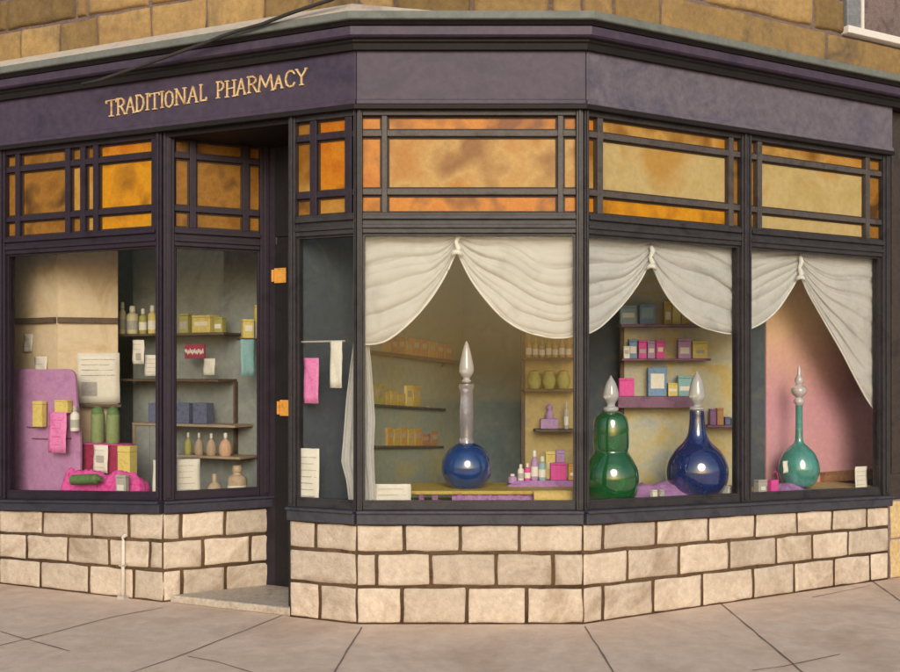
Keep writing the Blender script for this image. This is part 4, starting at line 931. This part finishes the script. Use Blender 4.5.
carton(YI - .045, 623.5, 630, 346, 358, 'white', 'tiny white carton in front of the small blue one', z=zb_, depth=.03)
def onE(o): return (FE, -o)
# green double-bulb carboy
lathe_thing(onE(.27), 611, smoothprof([(15, 502), (24, 495), (27.5, 482), (26.5, 467), (20.5, 455), (17, 449.5), (17.6, 446), (18, 438), (17.5, 424), (15.5, 415.5), (10.5, 411), (7, 409.5)], 6), 'bottlegreen',
            'green double-bulbed carboy half behind the window post', 'carboy', 'carboy', None, smoothprof([(6.5, 409.3), (7.5, 407.5), (7, 405.5), (4.2, 404), (4.6, 401), (7.2, 396), (7.6, 391), (5.2, 382), (2, 376.5), (.3, 373.5)]), 'clear', n=44, z=ZD)
lathe_thing(onE(.31), 697, smoothprof([(17, 500), (26, 494), (30.5, 482), (30, 468), (24, 455.5), (14, 446), (9.5, 438), (7.8, 426), (7.4, 416.5), (7.2, 414.5)], 6), 'indigo',
            'indigo carboy with a wide round body and tapering neck beside the green one', 'carboy', 'carboy', None, smoothprof([(6, 414.2), (7.6, 412.8), (7, 411), (4, 409.8), (4.8, 407), (7.8, 401), (8, 395), (5.4, 384), (2, 378), (.3, 374.5)]), 'clear', n=44, z=ZD)
mound(onE(.20), 628, 742, 482, ZD, .36, 'lilac_cloth', 'lilac cloth spread behind the green and indigo carboys', seed=11, flat=.8, amp=.012)
carton(onE(.11), 652, 658.5, 490, 502, 'white', 'tiny white pot-shaped box between the two carboys', z=ZD, depth=.03); carton(onE(.11), 659.5, 665.5, 489.5, 502, 'greycard', 'tiny grey box touching the tiny white one between the carboys', z=ZD, depth=.03)
carton(onE(.12), 726, 743, 486, 500, 'white', 'cream box at the corner of the first right-hand window beside the indigo carboy', z=ZD, depth=.06)
# ---------- right bay, second window
FG = Facet(tuple(FE.p - FE.n * .54), tuple(FE.q - FE.n * .54))
bd_ = thing('backdrop_board', FG.at(820, 500), 'peach to mauve backdrop board in the last right-hand window', 'board')
mb = MB(); FG.fb(mb, FG.u(766.5), FG.u(905), ZD, 3.1, -.03, 0); mb.build('panel', 'gradient', bd_, bevel=.003)
mb = MB(); FG.fb(mb, FG.u(749), FG.u(766), ZD, 3.1, -.05, -.01); mb.build('dark_edge', 'bluewall', bd_)
lg = thing('display_ledge', FG.at(850, 492), 'brown ledge along the foot of the peach backdrop board', 'ledge')
zl = FG.z(850, 471, .05); mb = MB(); FG.fb(mb, FG.u(820), FG.u(900), ZD, zl - .012, .003, .05); mb.build('block', 'brownledge', lg); mb = MB(); FG.fb(mb, FG.u(820) - .01, FG.u(900), zl - .011, zl, .003, .06); mb.build('top', 'brownledge', lg)
lathe_thing(onE(.29), 799, smoothprof([(9, 487), (15, 484), (19.3, 474), (19.6, 465), (15.5, 453.5), (9, 446.5), (4.6, 442), (3.6, 434), (3.4, 410), (3.6, 405)], 6), 'seagreen',
            'sea green carboy with a slender neck and knobbed stopper', 'carboy', 'carboy', None, smoothprof([(3.4, 404.8), (5.2, 402), (4.6, 399), (3.2, 397.5), (6.6, 394), (7.8, 390.5), (6.4, 387), (3, 384.8), (4.2, 382), (4, 378.5), (2.2, 375), (1.6, 369), (.3, 364.5)]), 'clear', n=40, z=ZD + .012)
mound(onE(.14), 777, 822, 484, ZD, .30, 'lilac_cloth', 'small mauve cloth bunched under the sea green carboy', seed=17, flat=.3, amp=.015)
pb = carton(onE(.12), 770, 780.5, 480, 500, 'magenta', 'bright magenta gift bag with a loop handle in front of the sea green carboy', 'gift_bag', 'bag', z=ZD, depth=.04, lid=False)
a = FE.at(772, 480, -.13); b = FE.at(778.5, 480, -.13); mb = MB(); mb.tube([a, a.lerp(b, .2) + Vector((0, 0, .05)), a.lerp(b, .5) + Vector((0, 0, .066)), a.lerp(b, .8) + Vector((0, 0, .05)), b], .003, 6); mb.build('handle', 'magenta', pb, smooth=True)
carton(onE(.11), 757, 769, 480, 500, 'greycard', 'pale grey carton left of the magenta gift bag', z=ZD, depth=.05)
sheet(onE(.13), 782, 788.5, 461, 473, 'tiny white tag leaning on the shoulder of the sea green carboy', 0, name='price_tag', cat='tag', seed=51)
sheet(onE(.12), 852, 869, 466.5, 494, 'small white printed card at the right foot of the last window', 5, seed=52, name='card', cat='card')

# ------------------------------------------------------------------ curtains
def poly_y(pts, x):
    for (x0, y0), (x1, y1) in zip(pts, pts[1:]):
        if x0 <= x <= x1:
            t = (x - x0) / (x1 - x0 + 1e-9); return y0 + (y1 - y0) * t
    return pts[0][1] if x < pts[0][0] else pts[-1][1]
def swag(root, fc, bottom, ytop, o=-.10, folds=5, seed=0, tie_x=None, amp=.030):
    bt = smoothprof_xy(bottom)
    x0, x1 = bt[0][0], bt[-1][0]; nx, ny = 90, 110; rows = []; hem = []
    hmax = max(y for _, y in bt)
    for i in range(ny + 1):
        t = i / ny; row = []
        for j in range(nx + 1):
            x = x0 + (x1 - x0) * j / nx; yt_ = ytop(x); yb = max(poly_y(bt, x), yt_ + 2)
            s = (yb - yt_) / (hmax - yt_)
            w = t + .05 * mn.noise(Vector((x * .03, t * 2, seed)))
            sag = t ** (1.0 + .25 * math.sin(x * .05 + seed))
            ph = 2 * math.pi * folds * (max(0., w) ** .9) + .9 * mn.noise(Vector((x * .02, 1, seed)))
            a = amp * (.25 + .75 * min(1, s)) * min(1, t * 5) * (.55 + .45 * mn.noise(Vector((x * .02, t * 3, seed + 5))) * 1.6)
            ph2 = 2 * math.pi * folds * 1.9 * (max(0., w) ** .8) + 1.6 * mn.noise(Vector((x * .03, 4, seed)))
            fine = (abs(math.sin(ph2 / 2)) ** .6 - .6) * .013 * min(1, t * 6) * (.3 + .7 * (mn.noise(Vector((x * .025, t * 4, seed + 12))) * .5 + .5))
            oo = o + fine + a * (abs(math.sin(ph / 2)) ** .55 * 2 - 1) * .75 + .010 * mn.noise(Vector((x * .06, t * 5, seed + 7)))
            row.append(fc.at(x, yt_ + (yb - yt_) * sag, min(oo, -.046)))
        rows.append(row); hem = row
    mb = MB(); mb.grid(rows); sw_ = mb.build('swag', 'curtain', root, smooth=True); sd = sw_.modifiers.new('solid', 'SOLIDIFY'); sd.thickness = .003
    mb = MB(); mb.tube([p + Vector((0, -.002, 0)) for p in hem], .006, 8); mb.build('hem', 'hem', sw_, smooth=True)
    return sw_
def smoothprof_xy(pts, n=8):
    out = []
    for i in range(len(pts) - 1):
        p0 = pts[max(i - 1, 0)]; p1 = pts[i]; p2 = pts[i + 1]; p3 = pts[min(i + 2, len(pts) - 1)]
        for k in range(n):
            t = k / n
            out.append(tuple(.5 * ((2 * p1[j]) + (-p0[j] + p2[j]) * t + (2 * p0[j] - 5 * p1[j] + 4 * p2[j] - p3[j]) * t * t + (-p0[j] + 3 * p1[j] - 3 * p2[j] + p3[j]) * t ** 3) for j in (0, 1)))
    out.append(pts[-1]); out.sort(); return out
def tie(root, fc, x, y0, y1, o=-.07):
    mb = MB(); a, b = fc.at(x, y0, o), fc.at(x, y1, o); L = (a.z - b.z)
    mb.tube([a, a.lerp(b, .25) + Vector((.012, 0, 0)), a.lerp(b, .5) + Vector((-.006, -.006, 0)), a.lerp(b, .75) + Vector((.01, 0, 0)), b], [.012, .018, .013, .02, .012], 10)
    c = b + Vector((0, -.01, .005)); mb.tube([c + Vector((-.03, 0, -.012)), c + Vector((-.012, -.012, .006)), c + Vector((.012, -.012, .004)), c + Vector((.03, 0, -.016))], [.01, .016, .016, .01], 10)
    t = mb.build('tie', 'hem', root, smooth=True)
    mb = MB(); mb.tube([c + Vector((.022 * math.cos(k * .6), .016 * math.sin(k * .6) - .004, .01 * math.sin(k))) for k in range(11)], .0035, 6); mb.build('cord', 'cable', t, smooth=True)
yD = lambda x: 228
c = thing('swag_curtain', FD.at(457, 232, -.1), 'white swag curtain tied up in the middle of the front window, with a long tail', 'curtain')
swag(c, FD, [(360, 344), (368, 344.5), (380, 343), (391, 338), (405, 327), (420, 312), (434, 294), (446, 274), (453, 259), (457, 250)], yD, folds=5, seed=1)
swag(c, FD, [(457, 250), (462, 262), (472, 281), (486, 300), (502, 317), (520, 329), (540, 335.5), (560, 338), (580, 335)], yD, folds=6, seed=2)
tie(c, FD, 457, 230, 254)
# tail
rows = []
for i in range(31):
    y = 338 + (506 - 338) * i / 30; t = i / 30
    xl = poly_y([(338, 354), (365, 350), (400, 346), (440, 343), (462, 341), (480, 346), (506, 349)], y); xr = poly_y([(338, 368), (365, 371), (420, 375), (450, 373.5), (506, 375.5)], y)
    rows.append([FD.at(xl + (xr - xl) * j / 26, y, -.145 + .014 * math.sin(j * 1.25 + .8 * math.sin(t * 3)) - .01 * math.sin(t * 5)) for j in range(27)])
mb = MB(); mb.grid(rows); o = mb.build('tail', 'curtain', c, smooth=True); o.modifiers.new('solid', 'SOLIDIFY').thickness = .003
def yE(x): return HZ - (2.49 - EYE) * F / FE.Y(x, -.1)
c = thing('swag_curtain', FE.at(651, 245, -.1), 'white swag curtain tied above the green and indigo carboys', 'curtain')
swag(c, FE, [(578, 336), (588, 333.5), (600, 327), (613, 315), (628, 298), (640, 281), (647, 268), (651, 262)], yE, folds=5, seed=4)
swag(c, FE, [(651, 262), (658, 279), (668, 297), (681, 312), (698, 325), (715, 331), (732, 334), (750, 332)], yE, folds=4, seed=5)
tie(c, FE, 651, 246, 268)
c = thing('swag_curtain', FE.at(800, 258, -.1), 'white swag curtain above the sea green carboy, falling low at its right', 'curtain')
swag(c, FE, [(742, 331), (752, 328), (765, 321), (778, 309), (789, 293), (796, 281), (800, 274)], yE, folds=4, seed=7)
swag(c, FE, [(800, 274), (807, 291), (817, 309), (829, 330), (841, 351), (854, 376), (866, 398), (876, 411), (892, 420)], yE, folds=7, seed=8)
tie(c, FE, 800, 256, 279)

# ------------------------------------------------------------------ camera, light
cam = bpy.data.cameras.new('camera'); co = bpy.data.objects.new('camera', cam); COL.objects.link(co)
co.location = (0, 0, EYE); co.rotation_euler = (math.pi / 2, 0, 0)
cam.sensor_width = 36; cam.lens = F / 900 * 36; cam.shift_y = (HZ - 336) / 900; cam.clip_end = 500; cam.clip_start = .05
S.camera = co
sd = Vector((.06, -.92, .36)).normalized()
el = math.asin(sd.z); rot = math.atan2(sd.x, sd.y)
sun = bpy.data.lights.new('sun', 'SUN'); sun.energy = 1.65; sun.angle = math.radians(28); sun.color = (1, .95, .88)
so = bpy.data.objects.new('sun', sun); COL.objects.link(so); so.rotation_euler = (-sd).to_track_quat('-Z', 'Y').to_euler(); so.location = (3, -4, 6)
w = bpy.data.worlds.new('World'); S.world = w; w.use_nodes = True; nt = w.node_tree; nt.nodes.clear()
out = nd(nt, 'ShaderNodeOutputWorld'); bg = nd(nt, 'ShaderNodeBackground'); sky = nd(nt, 'ShaderNodeTexSky')
sky.sky_type = 'NISHITA'; sky.sun_disc = False; sky.sun_elevation = el; sky.sun_rotation = rot; sky.dust_density = 2.5; sky.air_density = 1.2; sky.ozone_density = 1.2
bg.inputs[1].default_value = .13
nt.links.new(sky.outputs[0], bg.inputs[0]); nt.links.new(bg.outputs[0], out.inputs[0])
S.view_settings.view_transform = 'Standard'; S.view_settings.look = 'None'; S.view_settings.exposure = 0.0; S.view_settings.gamma = 1
S.render.engine = 'CYCLES'; S.cycles.use_denoising = True
S.cycles.max_bounces = 10; S.cycles.transparent_max_bounces = 16; S.cycles.diffuse_bounces = 4; S.cycles.caustics_reflective = False; S.cycles.caustics_refractive = False
